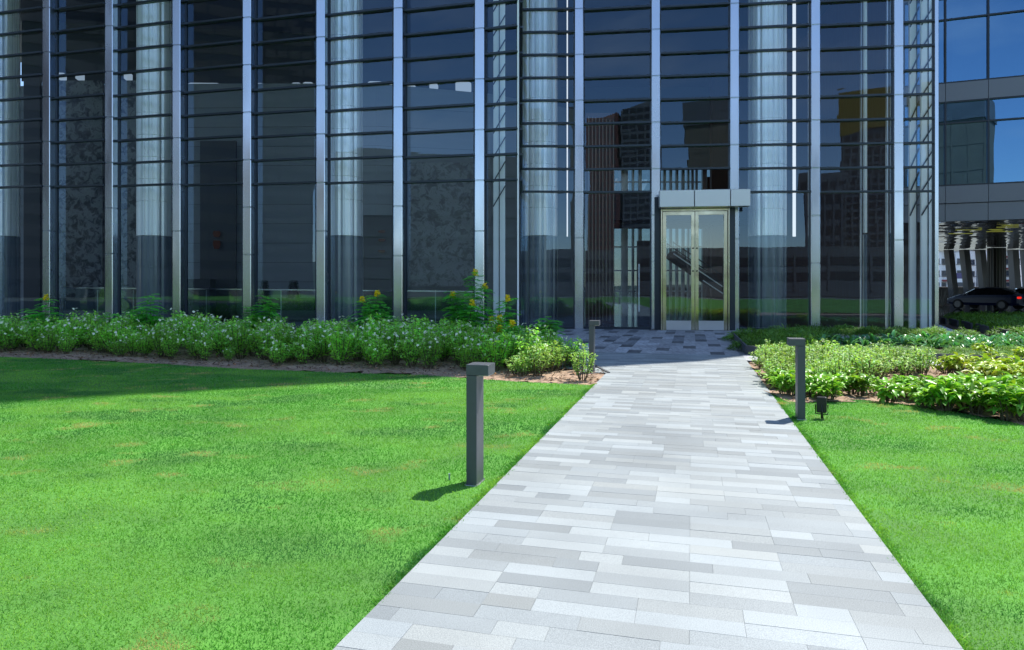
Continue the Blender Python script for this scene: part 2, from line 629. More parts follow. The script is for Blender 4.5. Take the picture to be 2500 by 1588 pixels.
CROSS0 = uv((5.0, 14.2))[1]
right_bed = [pt(PW, uv(LAWN_R_EDGE[0])[1])] + LAWN_R_EDGE[:9] + [(e[-1][0] + 6, e[-1][1] + 3)] + [pt(PW + 12, CROSS0 - .5), pt(PW, CROSS0 - .5)]
soil_sheet('soil_bed', right_bed)
sheet('soil', right_bed, -.03, M['soil'])

# the path: every slab its own stone colour
TILES = MB()
BASE = MB()
def slab(u0, u1, v0, v1, col, zt=.018, mbx=None):
    gp = .0006
    a, b, c, d = pt(u0 + gp, v0 + gp), pt(u1 - gp, v0 + gp), pt(u1 - gp, v1 - gp), pt(u0 + gp, v1 - gp)
    z = zt + random.uniform(-.0009, .0009)
    (mbx or TILES).add([(*a, z), (*b, z), (*c, z), (*d, z), (*a, z - .01), (*b, z - .01), (*c, z - .01), (*d, z - .01)],
                       [[0, 1, 2, 3], [4, 5, 1, 0], [5, 6, 2, 1], [6, 7, 3, 2], [7, 4, 0, 3]], col)


def stone():
    r = random.random()
    if r < .30: k = random.uniform(.335, .36)
    elif r < .72: k = random.uniform(.285, .31)
    else: k = random.uniform(.240, .262)
    w_ = random.uniform(-.012, .012)
    if random.random() < .03: w_ = .02
    return (k * (.905 + w_), k * 1.0, k * (1.02 - w_ * 1.6))


RW, TL = .126, .47
v = -16.0
row = 0
while v < V_END + 1.05:
    off = (row % 2) * TL / 2 + random.choice((0, 0, 0, TL * .25))
    u = -off
    while u < PW:
        ln = TL * random.choice((1, 1, 1, 1, 1, .5)) if v > -1 else TL * 2
        u0, u1 = max(u, 0), min(u + ln, PW)
        if PW - u1 < .1: u1 = PW
        if u1 - u0 > .05:
            slab(u0, u1, v, v + RW, stone())
        u += ln
        if u1 == PW: break
    v += RW
    row += 1
V_TILE = v
# widening towards the forecourt on the left of the path's end
fl_u = -6.0
row = 0
vv = uv(CORNER)[1]
while vv < V_TILE - .01:
    # left edge follows the soil's diagonal
    t = (vv - uv(CORNER)[1]) / max(.01, (uv(G(1385 * 1.0382, 856 * 1.0382))[1] - uv(CORNER)[1]))
    ul = -max(0.0, min(1.6, -uv(G(1385 * 1.0382, 856 * 1.0382))[0] * t))
    u = 0.0
    while u > ul - .3:
        slab(u - TL, u, vv, vv + RW, stone()); u -= TL
    vv += RW
tag(TILES.build('path', M['granite'], tint=True), kind='structure')
BASE.add([(*pt(-.0, -16), .008), (*pt(PW, -16), .008), (*pt(PW, V_TILE), .008), (*pt(0, V_TILE), .008)], [[0, 1, 2, 3]])
tag(BASE.build('path_base', M['joint']), kind='structure')

# forecourt before the doors: larger streaked stones, dark squares between them
FC = MB()
FCB = MB()
fcol = lambda: (lambda k: (k * .98, k, k * 1.04))(random.uniform(.30, .38))
dark = lambda: (lambda k: (k * .98, k, k * 1.05))(random.uniform(.10, .135))
V_FACE = 26.5
cw, TLF = .305, .74
nrow = int((V_FACE - V_TILE) / TLF) + 1
for ui in range(-88, 22):
    u0 = ui * cw
    k = 0
    while k < nrow:
        isd = (ui * 3 + k * 5) % 11 in (0, 7) and random.random() < .85
        two = (not isd) and k + 1 < nrow and ((ui * 3 + (k + 1) * 5) % 11 not in (0, 7)) and random.random() < .6
        v0 = V_TILE + k * TLF
        v1 = min(v0 + TLF * (2 if two else 1), V_FACE)
        r = random.random()
        if v1 - v0 > .05:
            slab(u0, u0 + cw, v0, v1, dark() if isd else ((.42, .435, .46) if r < .10 else ((.20, .21, .225) if r < .16 else fcol())), .014, FC)
        k += 2 if two else 1
# light row of stones right along the facade
tag(FC.build('forecourt', M['streaked'], tint=True), kind='structure')
FCB.add([(*pt(-27, V_TILE), .006), (*pt(22 * cw, V_TILE), .006), (*pt(22 * cw, V_FACE), .006), (*pt(-27, V_FACE), .006)], [[0, 1, 2, 3]])
tag(FCB.build('forecourt_base', M['joint']), kind='structure')

# paved strip crossing to the right, and the walk along the tower's right side
XW = MB()
v = CROSS0 - .45
for r_ in range(6):
    u = PW
    while u < PW + 30:
        slab(u, u + .9, v, v + .2, (lambda k: (k * .98, k, k * 1.03))(random.uniform(.36, .45)), .016, XW); u += .9
    v += .2
tag(XW.build('cross_path', M['granite'], tint=True), kind='structure')
XB = MB(); XB.add([(*pt(PW, CROSS0 - .5), .007), (*pt(PW + 30, CROSS0 - .5), .007), (*pt(PW + 30, CROSS0 + .78), .007), (*pt(PW, CROSS0 + .78), .007)], [[0, 1, 2, 3]])
tag(XB.build('cross_path_base', M['joint']), kind='structure')
sheet('soil', [pt(PW + .1, CROSS0 + .8), pt(PW + 30, CROSS0 + .8), (60, 40), (9, 40), pt(PW + 1.5, V_TILE + 6)], -.012, solid('dark bed soil', (.09, .065, .045), .95, var=.3, scale=6))
walk = [G(2288, 792), G(2415, 838), G(2460, 838), (16.2, 30), (16.2, 40), (14.6, 40), (14.3, 23)]
sheet('pavement', walk, .012, solid('pale concrete walk', (.5, .51, .53), .8, var=.12, scale=4, bump=.1))
sheet('drive', [(12, 35.5), (120, 34), (120, 64), (12, 64)], .004, M['wet'])

# ------------------------------------------------------------------ the office tower
DL, NL = np.array((.983, -.182)), np.array((-.182, -.983))
DR, NR = np.array((.9927, -.1205)), np.array((-.1205, -.9927))
M['glass'] = glassmat('tower glass', (.91, .945, .955), .095, (.52, .74, 1.0), wave=.0024, wscale=.45)
M['glass_door'] = glassmat('door glass', (.72, .80, .82), .14, (.85, .95, 1.0), wave=.003, wscale=.7)
M['glass_rail'] = glassmat('balustrade glass', (.70, .84, .80), .08)
M['column_metal'] = solid('pale satin column metal', (.95, .96, .95), .30, .38, var=.16, scale=2.0, stretch=(7, 7, .06))
M['column_base'] = solid('dark column cladding', (.16, .19, .22), .22, .4, var=.12, scale=2.0, stretch=(5, 5, .25))
M['white_metal'] = solid('white metal', (.88, .89, .88), .35, .1)
M['lobby_stone'] = solid('lobby limestone', (.19, .205, .22), .45, var=.10, scale=1.2, stretch=(.3, .3, 2))
M['lobby_dark'] = solid('lobby dark lining', (.022, .022, .026), .5)
M['lobby_floor'] = solid('lobby floor', (.10, .11, .12), .12)
M['ceiling'] = solid('dark ceiling', (.04, .042, .05), .7)
M['timber'] = solid('red brown timber', (.075, .032, .024), .5, var=.25, scale=3, stretch=(4, 4, .4))
M['timber_strip'] = solid('pale metal strip', (.20, .165, .14), .35, .6)


def marble():
    m, n, out = newmat('veined dark marble')
    l = n.links.new
    tcn = N(n, "ShaderNodeTexCoord")
    t = N(n, "ShaderNodeTexNoise"); t.inputs['Scale'].default_value = 3.2; t.inputs['Detail'].default_value = 9; t.inputs['Roughness'].default_value = .68; t.inputs['Distortion'].default_value = .7
    l(tcn.outputs['Object'], t.inputs[0])
    r = N(n, "ShaderNodeValToRGB")
    el = r.color_ramp.elements
    el[0].position = .40; el[0].color = (.012, .014, .017, 1)
    el[1].position = .52; el[1].color = (.19, .20, .20, 1)
    x = el.new(.47); x.color = (.07, .075, .08, 1)
    x = el.new(.68); x.color = (.11, .12, .12, 1)
    l(t.outputs[0], r.inputs[0])
    p = N(n, "ShaderNodeBsdfPrincipled"); p.inputs['Roughness'].default_value = .3
    l(r.outputs[0], p.inputs['Base Color']); l(p.outputs[0], out.inputs[0])
    return m


M['marble'] = marble()

tower = tag(empty('office_tower', (0, 23.5, 0)), 'tall office tower with steel fins and dark blue glass behind the lawn', 'office tower')
TI = Matrix.Translation((0, -23.5, 0))


def T(o):
    """children keep world coordinates"""
    o.matrix_parent_inverse = TI
    return o


Z_TOP = 14.6
def row_z(x, k):
    return 4.83 - .0155 * (x - 2) + .803 * k


FINS_L = {}
for nm, sx in zip('ABCDEFG', (112, 265, 430, 602, 782, 971, 1170)):
    z = 1338.6 / (54.1 + (sx - 50) * .0069)
    FINS_L[nm] = np.array((PX(sx, z), z))
pa = FINS_L['A']; pg = FINS_L['G']
fl = [pa - DL * 2.66 * 2, pa - DL * 2.66] + [FINS_L[c] for c in 'ABCDEFG']
FINS_R = []
for sx in (1413.5, 1601, 1793.5, 1991.5, 2194.5):
    z = 1338.6 / (55.6 + (sx - 1330) * .00405)
    FINS_R.append(np.array((PX(sx, z), z)))
STEP = np.array((.19, 21.42))
BACK = np.array((.25, 24.2))
END = np.array((14.03, 22.53))
FW, FD = .305, .36


def fin(p, d, nrm, i):
    """steel fin: stacked chamfered pieces with hairline joints"""
    mb = MB()
    rz = math.atan2(d[1], d[0])
    c = p - nrm * FD / 2
    zs = [0.0] + [row_z(p[0], k) for k in range(-3 if i % 2 else -2, 12, 2)] + [Z_TOP]
    for a, b in zip(zs[:-1], zs[1:]):
        if b - a < .1: continue
        mb.box((c[0], c[1], (a + b) / 2), (FW, FD, b - a - .012), rz, ch=.018)
    mb.box((c[0], c[1], Z_TOP / 2), (FW - .03, FD - .03, Z_TOP), rz)
    o = T(mb.build('steel_fin', M['steel'], tower))
    return o


for i, p in enumerate(fl):
    fin(p, DL, NL, i)
for i, p in enumerate(FINS_R):
    fin(p, DR, NR, i)


def bay(a, b, z0=0.06, base=True, nm='glass_pane', frame=True):
    """one bay of glass from plan point a to b, with its frame of transoms"""
    a, b = np.array(a), np.array(b)
    d = (b - a); ln = np.linalg.norm(d); d = d / ln
    nr = np.array((d[1], -d[0]))
    mb = MB()
    rows = [z0] + [k for k in range(0, 12)]
    zz = [None] * 13
    for k in range(13):
        za = (z0, z0) if k == 0 else (row_z(a[0], k - 1), row_z(b[0], k - 1))
        zb = (Z_TOP, Z_TOP) if k == 12 else (row_z(a[0], k), row_z(b[0], k))
        if za[0] < z0 - .001 or zb[0] <= z0 + .1: continue
        # each pane a hair out of true, as set glass is
        t = random.uniform(-.003, .003); s_ = random.uniform(-.002, .002)
        q = lambda p, o: (p[0] + nr[0] * o, p[1] + nr[1] * o)
        mb.add([(*q(a, t), za[0]), (*q(b, -t + s_), za[1]), (*q(b, -t), zb[1]), (*q(a, t + s_), zb[0])], [[0, 1, 2, 3]])
    g_ = T(mb.build(nm, M['glass'], tower))
    if not frame: return g_
    fr = MB()
    rz = math.atan2(d[1], d[0])
    for k in range(0, 13):
        za = row_z(a[0], k); zb = row_z(b[0], k)
        if za < z0 - .02: continue
        off = nr * .05
        fr.bar((a[0] + off[0], a[1] + off[1], za), (b[0] + off[0], b[1] + off[1], zb), .13, .05)
        off = nr * .118
        fr.bar((a[0] + off[0], a[1] + off[1], za + .012), (b[0] + off[0], b[1] + off[1], zb + .012), .014, .062)
    off = nr * .01
    if base:
        fr.bar((a[0] + off[0], a[1] + off[1], .05), (b[0] + off[0], b[1] + off[1], .05), .09, .1)
    for p, s_ in ((a, .02), (b, -.02)):
        q = p + d * s_
        fr.box((q[0], q[1], (z0 + Z_TOP) / 2), (.045, .07, Z_TOP - z0), rz)
    f = fr.build('frame', M['shelf'], g_)
    return g_


for i in range(len(fl) - 1):
    bay(fl[i] + DL * FW / 2 - NL * .33, fl[i + 1] - DL * FW / 2 - NL * .07)
bay(fl[-1] + DL * FW / 2 - NL * .20, STEP - NL * .03)
bay(STEP + np.array((.02, .05)), BACK)
bay(BACK + DR * .02, FINS_R[0] - DR * FW / 2 - NR * .09)
for i in range(4):
    a_, b_ = FINS_R[i] + DR * FW / 2 - NR * .22, FINS_R[i + 1] - DR * FW / 2 - NR * .09
    bay(a_, b_, 4.80 if i == 1 else .06, base=(i != 1))
bay(FINS_R[4] + DR * FW / 2 - NR * .16, END - DR * .10 - NR * .03)
RET = np.array((15.4, 34.5))
bay(END - NR * .1 + DR * .02, RET, frame=False)
# corner profiles
mb = MB()
mb.box((STEP[0], STEP[1], Z_TOP / 2), (.05, .05, Z_TOP), math.atan2(DL[1], DL[0]), ch=.006)
T(mb.build('corner_profile', M['white_metal'], tower))
mb = MB()
mb.box((END[0] - .02, END[1] + .05, Z_TOP / 2), (.13, .16, Z_TOP), math.atan2(DR[1], DR[0]), ch=.012)
T(mb.build('corner_profile', M['steel'], tower))

# unseen tower top: sloping right shoulder shaped to cast the shadow edge on the lawn
prof = [(-42, Z_TOP), (14.05, Z_TOP), (14.05, 24.6), (9.5, 40), (5, 60), (0, 80), (-42, 80)]
def fz(x): return 22.52 + .1214 * (14.05 - x)
mb = MB()
n_ = len(prof)
vs = [(x, fz(x), z) for x, z in prof] + [(x + 1.2, fz(x) + 12, z) for x, z in prof]
mb.add(vs, [list(range(n_)), list(range(n_, 2 * n_))[::-1]] + [[i, n_ + i, n_ + (i + 1) % n_, (i + 1) % n_] for i in range(n_)])
T(mb.build('unseen_upper_tower', solid('upper cladding', (.10, .12, .15), .25, .3, var=.05), tower))
# left-wing roof band over the projecting bays
mb = MB()
mb.add([(fl[0][0], fl[0][1] + .1, Z_TOP + .005), (STEP[0], STEP[1] + .1, Z_TOP + .005), (STEP[0] + .1, 25.0, Z_TOP + .005), (fl[0][0], 30, Z_TOP + .005),
        (fl[0][0], fl[0][1] + .1, Z_TOP + .5), (STEP[0], STEP[1] + .1, Z_TOP + .5), (STEP[0] + .1, 25.0, Z_TOP + .5), (fl[0][0], 30, Z_TOP + .5)],
       [[3, 2, 1, 0], [4, 5, 6, 7], [0, 1, 5, 4], [1, 2, 6, 5], [2, 3, 7, 6], [3, 0, 4, 7]])
T(mb.build('roof', M['ceiling'], tower))

# ---- entrance
I_, J_ = FINS_R[1], FINS_R[2]
drz = math.atan2(DR[1], DR[0])
dz = 23.2
x0, x1 = PX(1613.6, 23.35), PX(1779, 23.2)
DA = np.array((x0, 23.40)); DB = np.array((x1, 23.40 - .1214 * (x1 - x0)))
def dpt(t, off=0.0):
    q = DA + (DB - DA) * t - NR * (-off)
    return q
DWID = float(np.linalg.norm(DB - DA))
DH = 4.17
M['door_steel'] = solid('polished door steel', (.60, .555, .43), .20, 1.0, var=.05, scale=2)
fr = MB()
def vpost(mbx, t, wd, dep, z0, z1, off=0.0, ch=.008):
    q = DA + DR * (t * DWID) + NR * off
    mbx.box((q[0], q[1], (z0 + z1) / 2), (wd, dep, z1 - z0), drz, ch=ch)
for t in (.012, .988): vpost(fr, t, .05, .16, 0, DH)
q = DA + DR * DWID * .5
fr.box((q[0], q[1], DH - .045), (DWID - .12, .14, .09), drz, ch=.006)
T(fr.build('door_portal', M['door_steel'], tower))
for s_ in (0, 1):
    t0, t1 = (.03, .497) if s_ == 0 else (.503, .97)
    L0 = DWID * t0; L1 = DWID * t1
    wd = L1 - L0; zt = DH - .10
    st = .118
    mb = MB()
    for c in (L0 + st / 2, L1 - st / 2):
        q = DA + DR * c
        mb.box((q[0], q[1], (.02 + zt) / 2), (st, .07, zt - .02), drz, ch=.006)
    q = DA + DR * (L0 + L1) / 2
    mb.box((q[0], q[1], zt - .06), (wd - 2 * st, .062, .12), drz)
    door = T(mb.build('entrance_door', M['door_steel'], tower))
    mb = MB(); mb.box((q[0] + NR[0] * .004, q[1] + NR[1] * .004, .02 + .165), (wd - 2 * st - .002, .066, .32), drz, ch=.004)
    mb.build('kick_plate', M['steel_dull'], door)
    mb = MB()
    a_ = DA + DR * (L0 + st); b_ = DA + DR * (L1 - st)
    mb.quad((*a_, .345), (*b_, .345), (*b_, zt - .12), (*a_, zt - .12))
    mb.build('glass', M['glass_door'], door)
    c = (L1 - st / 2) if s_ == 0 else (L0 + st / 2)
    for zl in (HZ(440 + 637 / 3.826, 23.2), HZ(440 + 850 / 3.826, 23.2)):
        q = DA + DR * c + NR * .045
        mb = MB()
        mb.tube([(q[0] - NR[0] * .02, q[1] - NR[1] * .02, zl), (q[0] + NR[0] * .02, q[1] + NR[1] * .02, zl)], .028, 10)
        mb.box((q[0], q[1], zl), (.05, .03, .016), drz)
        mb.build('lock', M['black'], door)
# canopy panels in front of the portal
cx0, cx1 = 1613.6, 1829.0
zc = 22.72
brk = [1613.6, 1697.0, 1782.0, 1829.0]
for a_, b_ in zip(brk[:-1], brk[1:]):
    xa, xb = PX(a_, zc), PX(b_, zc)
    mb = MB()
    q = np.array(((xa + xb) / 2, zc + .175 - .1214 * ((xa + xb) / 2 - PX(1700, zc))))
    mb.box((q[0], q[1], (HZ(505, zc) + HZ(463.5, zc)) / 2), ((xb - xa) - .012, .35, HZ(463.5, zc) - HZ(505, zc)), drz, ch=.01)
    T(mb.build('canopy_panel', M['steel_dull'], tower))
# narrow closing glass between portal and fins, and the soffit
for a_, b_ in ((I_ + DR * FW / 2 - NR * .2, DA), (DB, J_ - DR * FW / 2 - NR * .2)):
    mb = MB(); m_ = (a_ + b_) / 2; wd = float(np.linalg.norm(b_ - a_))
    mb.box((m_[0], m_[1], 2.3), (max(wd, .02), .05, 4.6), drz)
    T(mb.build('side_panel', M['shelf'], tower))
mb = MB(); m_ = (I_ + J_) / 2 - NR * .18
mb.box((m_[0], m_[1], 4.49), (DWID + .1, .06, .56), drz)
T(mb.build('door_lintel', M['steel'], tower))
# push button plate and small sign on the steel beside the doors
mb = MB(); q = I_ + NR * .004
mb.box((q[0], q[1], HZ(638, 23.3)), (.11, .02, .11), drz, ch=.004)
T(mb.build('access_panel', M['steel_dull'], tower))

# ---- inside the lobby
def column(sx, z, r, base_r=None, strip=None):
    x = PX(sx, z)
    mb = MB()
    seg = 40
    zc0 = HZ(578, z)
    # fluted drum in rings with hairline joints
    zs = [zc0] + [row_z(x, k) + .35 for k in range(-1, 12)]
    zs = [zc0] + [q for q in zs[1:] if q > zc0 + .3] + [Z_TOP]
    def drum(mbx, za, zb, rr):
        vs, fs = [], []
        nseg = 48
        for zz in (za, zb):
            for k in range(nseg):
                a = 2 * math.pi * k / nseg + .05
                rad = rr - (.035 if k % 6 == 0 else 0)
                vs.append((x + rad * math.cos(a), z + rad * math.sin(a), zz))
        for k in range(nseg):
            fs.append([k, (k + 1) % nseg, nseg + (k + 1) % nseg, nseg + k])
        fs.append(list(range(nseg))[::-1]); fs.append(list(range(nseg, 2 * nseg)))
        mbx.add(vs, fs)
    for a, b in zip(zs[:-1], zs[1:]):
        drum(mb, a + .008, b - .008, r)
    drum(mb, zs[0], zs[-1], r - .045)
    o = T(mb.build('column', M['column_metal'], tower))
    mb = MB()
    for k in range(3):
        drum(mb, zc0 * k / 3 + .006, zc0 * (k + 1) / 3 - .006, r)
    drum(mb, 0, zc0, r - .045)
    mb.build('column_base', M['column_base'], o)
    if strip:
        mb = MB()
        xs = PX(strip, z)
        for dx in ((-.028, .028) if strip > 1500 else (0,)):
            mb.box((xs + dx, z, (zc0 + Z_TOP) / 2 - .2), (.04, .06, Z_TOP - zc0 - .4), 0)
        mb.build('light_strip', STRIP, o)


STRIP = lampmat('lit strip light', (.86, .93, 1.0), .55)
column(2, 26.4, .62)
column(379, 25.3, .62)
column(840, 23.95, .64)
column(1318, 25.5, .66, strip=1385)
column(1873, 24.75, .66, strip=1939)
# slim posts of the last bays
def post(sx, z, wd, mat, z1=Z_TOP, z0=0):
    mb = MB(); x = PX(sx, z)
    mb.box((x, z, (z0 + z1) / 2), (wd, .12, z1 - z0), 0, ch=.02)
    return T(mb.build('slim_post', mat, tower))
post(2112, 24.0, .11, M['white_metal'], z0=HZ(570, 24)); post(2112, 24.0, .12, M['column_base'], z1=HZ(572, 24)); post(2165, 23.8, .06, M['steel_dull']); post(2102, 24.3, .04, M['steel_dull'])
post(1335, 27.2, .05, M['steel_dull'])
# corner posts: white flanges; dark diagonal bars stand in for slanting light and shade
def shade_lined_post(s0, s1, s2, z, rows=range(-1, 12)):
    xa, xb, xc = PX(s0, z), PX(s1, z), PX(s2, z)
    mb = MB()
    mb.box(((xa + xb) / 2, z, Z_TOP / 2), (xb - xa - .01, .08, Z_TOP), 0, ch=.008)
    mb.box(((xb + xc) / 2, z + .06, Z_TOP / 2), (xc - xb - .02, .08, Z_TOP), 0, ch=.008)
    o = T(mb.build('corner_post', M['white_metal'], tower))
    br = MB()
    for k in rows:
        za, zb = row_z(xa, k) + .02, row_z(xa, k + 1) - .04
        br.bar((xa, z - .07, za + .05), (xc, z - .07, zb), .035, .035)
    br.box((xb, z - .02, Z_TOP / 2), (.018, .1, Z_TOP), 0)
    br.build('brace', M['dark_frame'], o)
shade_lined_post(1204, 1219, 1234, 22.55)
shade_lined_post(2219, 2236, 2241, 23.3)
shade_lined_post(2247, 2264, 2279, 23.1)

mb = MB()
lob = [(-24, 27.0), (-18, 25.2), (STEP[0], 21.9), (BACK[0], 24.4), (14, 22.9), (15.5, 35), (15, 58), (-24, 58)]
mb.add([(x, y, .02) for x, y in lob], [list(range(len(lob)))])
T(mb.build('lobby_floor', M['lobby_floor'], tower))

# core walls: top edge measured from the bright clerestory line
core = [(-24, 31.0), (-14, 30.4), (-6, 30.2), (-1.0, 31.3), (3.2, 35.0)]
ctop = [10.6, 10.55, 10.5, 10.35, 10.6]
mb = MB()
for (p, q), (h0, h1) in zip(zip(core[:-1], core[1:]), zip(ctop[:-1], ctop[1:])):
    mb.add([(*p, 0), (*q, 0), (*q, h1), (*p, h0)], [[0, 1, 2, 3]])
    mb.add([(p[0], p[1] + .4, 0), (q[0], q[1] + .4, 0), (q[0], q[1] + .4, h1), (p[0], p[1] + .4, h0)], [[3, 2, 1, 0]])
    mb.add([(*p, h0), (*q, h1), (q[0], q[1] + .4, h1), (p[0], p[1] + .4, h0)], [[0, 1, 2, 3]])
cw_ = T(mb.build('core_wall', M['lobby_stone'], tower))
gr = MB()
for k in range(1, 12):
    zz = k * .86
    gr.bar((-24, 31.0 - .006, zz), (-14, 30.4 - .006, zz), .012, .012)
    gr.bar((-14, 30.4 - .006, zz), (-6, 30.2 - .006, zz), .012, .012)
    gr.bar((-6, 30.2 - .006, zz), (-1, 31.3 - .006, zz), .012, .012)
gr.build('wall_joint', M['lobby_dark'], cw_)
def panel(s0, s1, y0, y1, z, mat, name, dep=.15):
    xa, xb = PX(s0, z), PX(s1, z)
    mb = MB()
    mb.box(((xa + xb) / 2, z, (HZ(y0, z) + HZ(y1, z)) / 2), (xb - xa, dep, HZ(y0, z) - HZ(y1, z)), 0, ch=.01)
    return T(mb.build(name, mat, tower))
panel(140, 252, 198, 732, 29.6, M['marble'], 'marble_panel')
panel(262, 336, 198, 732, 29.6, M['marble'], 'marble_panel')
panel(998, 1160, 398, 700, 29.2, M['marble'], 'marble_panel')
panel(1166, 1176, 300, 790, 28.0, M['marble'], 'marble_panel')
panel(490, 577, 345, 790, 29.9, M['lobby_dark'], 'lobby_opening')
panel(453, 520, 682, 790, 29.2, M['lobby_dark'], 'reception_desk', .6)
panel(888, 958, 526, 790, 29.9, M['lobby_dark'], 'lobby_opening')
panel(60, 100, 180, 790, 29.8, M['lobby_dark'], 'lobby_opening')
for s0, s1 in ((150, 336), (620, 770), (985, 1100)):
    panel(s0, s1, 728, 758, 28.2, M['lobby_dark'], 'bench', .5)
# wall lamps glowing faintly in the openings
WL = lampmat('amber wall lamp', (1.0, .40, .18), .007)
for sx, sy, hh in ((529, 572, 14), (529, 598, 20), (932, 566, 6), (932, 587, 6), (932, 614, 6)):
    z = 29.7; x = PX(sx, z)
    mb = MB(); mb.lathe((x, z, HZ(sy + hh / 2, z)), [(.10, 0), (.16, hh / F * z * .5), (.13, hh / F * z)], 12)
    T(mb.build('wall_lamp', WL, tower))
# glass balustrade with rail
zb = 27.0
mb = MB(); mb.bar((PX(150, zb + .9), zb + .9, HZ(703, zb)), (PX(1160, zb - .8), zb - .8, HZ(712, zb)), .05, .05)
bal = T(mb.build('balustrade', M['steel'], tower))
mb = MB(); mb.quad((PX(150, zb + .9), zb + .9, .1), (PX(1160, zb - .8), zb - .8, .1), (PX(1160, zb - .8), zb - .8, HZ(714, zb)), (PX(150, zb + .9), zb + .9, HZ(705, zb)))
mb.build('glass', M['glass_rail'], bal)
for k in range(12):
    mb = MB()
    t = k / 11
    a = np.array((PX(150, zb + .9), zb + .9)) * (1 - t) + np.array((PX(1160, zb - .8), zb - .8)) * t
    mb.box((a[0], a[1] + .05, .7), (.03, .03, 1.35), 0)
    mb.build('baluster', M['steel_dull'], bal)

# bulkhead and dark ceiling above the clerestory slit
mb = MB()
mb.add([(-24, 33.4, 11.55), (2.6, 36.5, 11.55), (2.6, 36.5, 14.5), (-24, 33.4, 14.5)], [[0, 1, 2, 3]])
mb.add([(-24, 22, 14.5), (16, 22, 14.5), (16, 60, 14.5), (-24, 60, 14.5)], [[3, 2, 1, 0]])
T(mb.build('lobby_ceiling', M['ceiling'], tower))
# self-lit boxes stand in for the daylight in the clerestory slit
CL = lampmat('cool clerestory glow', (.55, .72, .92), .28)
for a_, b_ in ((455, 530), (622, 640), (645, 705), (712, 735), (741, 765), (900, 935), (945, 1012), (1050, 1068), (1112, 1150), (1168, 1182)):
    z = 31.6
    mb = MB()
    mb.box(((PX(a_, z) + PX(b_, z)) / 2, z + random.uniform(0, .4), 10.55 + random.uniform(.1, .28)), (PX(b_, z) - PX(a_, z), .5, random.uniform(.22, .5)), random.uniform(-.1, .1), ch=.05)
    T(mb.build('clerestory_glow', CL, tower))
for a_ in (148, 192, 310):
    mb = MB(); mb.box((PX(a_, 30.6), 30.7, 10.95), (.28, .3, .28), .2, ch=.02)
    T(mb.build('clerestory_glow', CL, tower))

# rear glazing of the right wing with white mullions, mezzanine bands
mb = MB()
zr = 46.0
for sx, wd in ((1522, .3), (1530, .12), (1545, .14), (1562, .22), (1622, .16), (1637, .16), (1652, .16), (1667, .18), (1680, .12), (1690, .14), (1700, .12), (1719, .3), (1760, .34), (1772, .3)):
    x = PX(sx, zr); mb.box((x, zr, 6.5), (wd, .3, 13), 0)
for zz in (1.2, 2.6, 4.2, 6.9, 8.6):
    mb.box((8, zr + .25, zz), (20, .1, .09), 0)
T(mb.build('rear_mullion', M['steel_dull'], tower))
mb = MB()
mb.quad((1.5, zr + .5, 0), (16, zr + .5, 0), (16, zr + .5, 14.4), (1.5, zr + .5, 14.4))
T(mb.build('rear_glass', glassmat('rear glass', (.09, .13, .15), .1), tower))
mb = MB()
for y0, y1, z in ((468, 548, 40.0),):
    mb.box((10, z, (HZ(y0, z) + HZ(y1, z)) / 2), (18, .5, HZ(y0, z) - HZ(y1, z)), 0)
mb.box((10, 42, HZ(549, 42.0) + .1), (18, 6, .2), 0)
# upper walls hide the sky above the lobby's rear window band
mb.box((9, 44.5, 11.83), (19, .4, 5.25), 0)
T(mb.build('mezzanine', M['ceiling'], tower))
mb = MB()
mb.box((PX(1585, 43), 43, 2.2), (1.5, .4, 4.4), 0)
mb.box((PX(1745, 43), 43, 4.2), (1.05, .4, 8.4), 0)
mb.box((PX(1885, 40), 41, 7.2), (6.6, .4, 14.4), 0)
mb.box((PX(2130, 38), 38, 7.2), (6.6, .4, 14.4), 0)
T(mb.build('lobby_pier', M['timber'], tower))
mb = MB()
mb.add([(13.75, 24.2, 0), (16.25, 43, 0), (16.25, 43, 14.4), (13.75, 24.2, 14.4), (13.65, 24.2, 0), (16.15, 43, 0), (16.15, 43, 14.4), (13.65, 24.2, 14.4)], [[0, 1, 2, 3], [7, 6, 5, 4], [4, 0, 3, 7], [1, 5, 6, 2]])
T(mb.build('side_wall', M['timber'], tower))
# timber slat wall beside the entrance
mb = MB()
z = 27.4
mb.box(((PX(1430, z) + PX(1500, z)) / 2, z + .12, HZ(276, z) / 2), (PX(1500, z) - PX(1430, z), .2, HZ(276, z)), 0)
sw = T(mb.build('slat_wall', M['timber'], tower))
mb = MB()
for k in range(8):
    x = PX(1437 + k * 8.6, z); mb.box((x, z - .02, HZ(285, z) / 2), (.035, .08, HZ(285 + k * 3, z)), 0)
mb.build('slat', M['timber_strip'], sw)
# stair flight going up behind the doors
mb = MB()
z = 33.0
a_ = (PX(1636, z), z, HZ(622, z)); b_ = (PX(1755, z), z, HZ(702, z))
mb.bar(a_, b_, 1.3, .34)
for dy in (-.62, .62):
    mb.bar((a_[0], a_[1] + dy, a_[2] + .55), (b_[0], b_[1] + dy, b_[2] + .55), .05, .05)
    for k in range(9):
        t = k / 8; p = [a_[i] * (1 - t) + b_[i] * t for i in range(3)]
        mb.box((p[0], p[1] + dy, p[2] + .3), (.03, .03, .6), 0)
stp = T(mb.build('staircase', M['lobby_dark'], tower))
mb = MB()
mb.bar((a_[0], a_[1] - .66, a_[2] + .02), (b_[0], b_[1] - .66, b_[2] + .02), .03, .05)
mb.bar((a_[0] + 1.4, a_[1] - .66, a_[2] - 1.25), (b_[0], b_[1] - .66, b_[2] - .3), .03, .05)
mb.build('handrail', M['steel_dull'], stp)
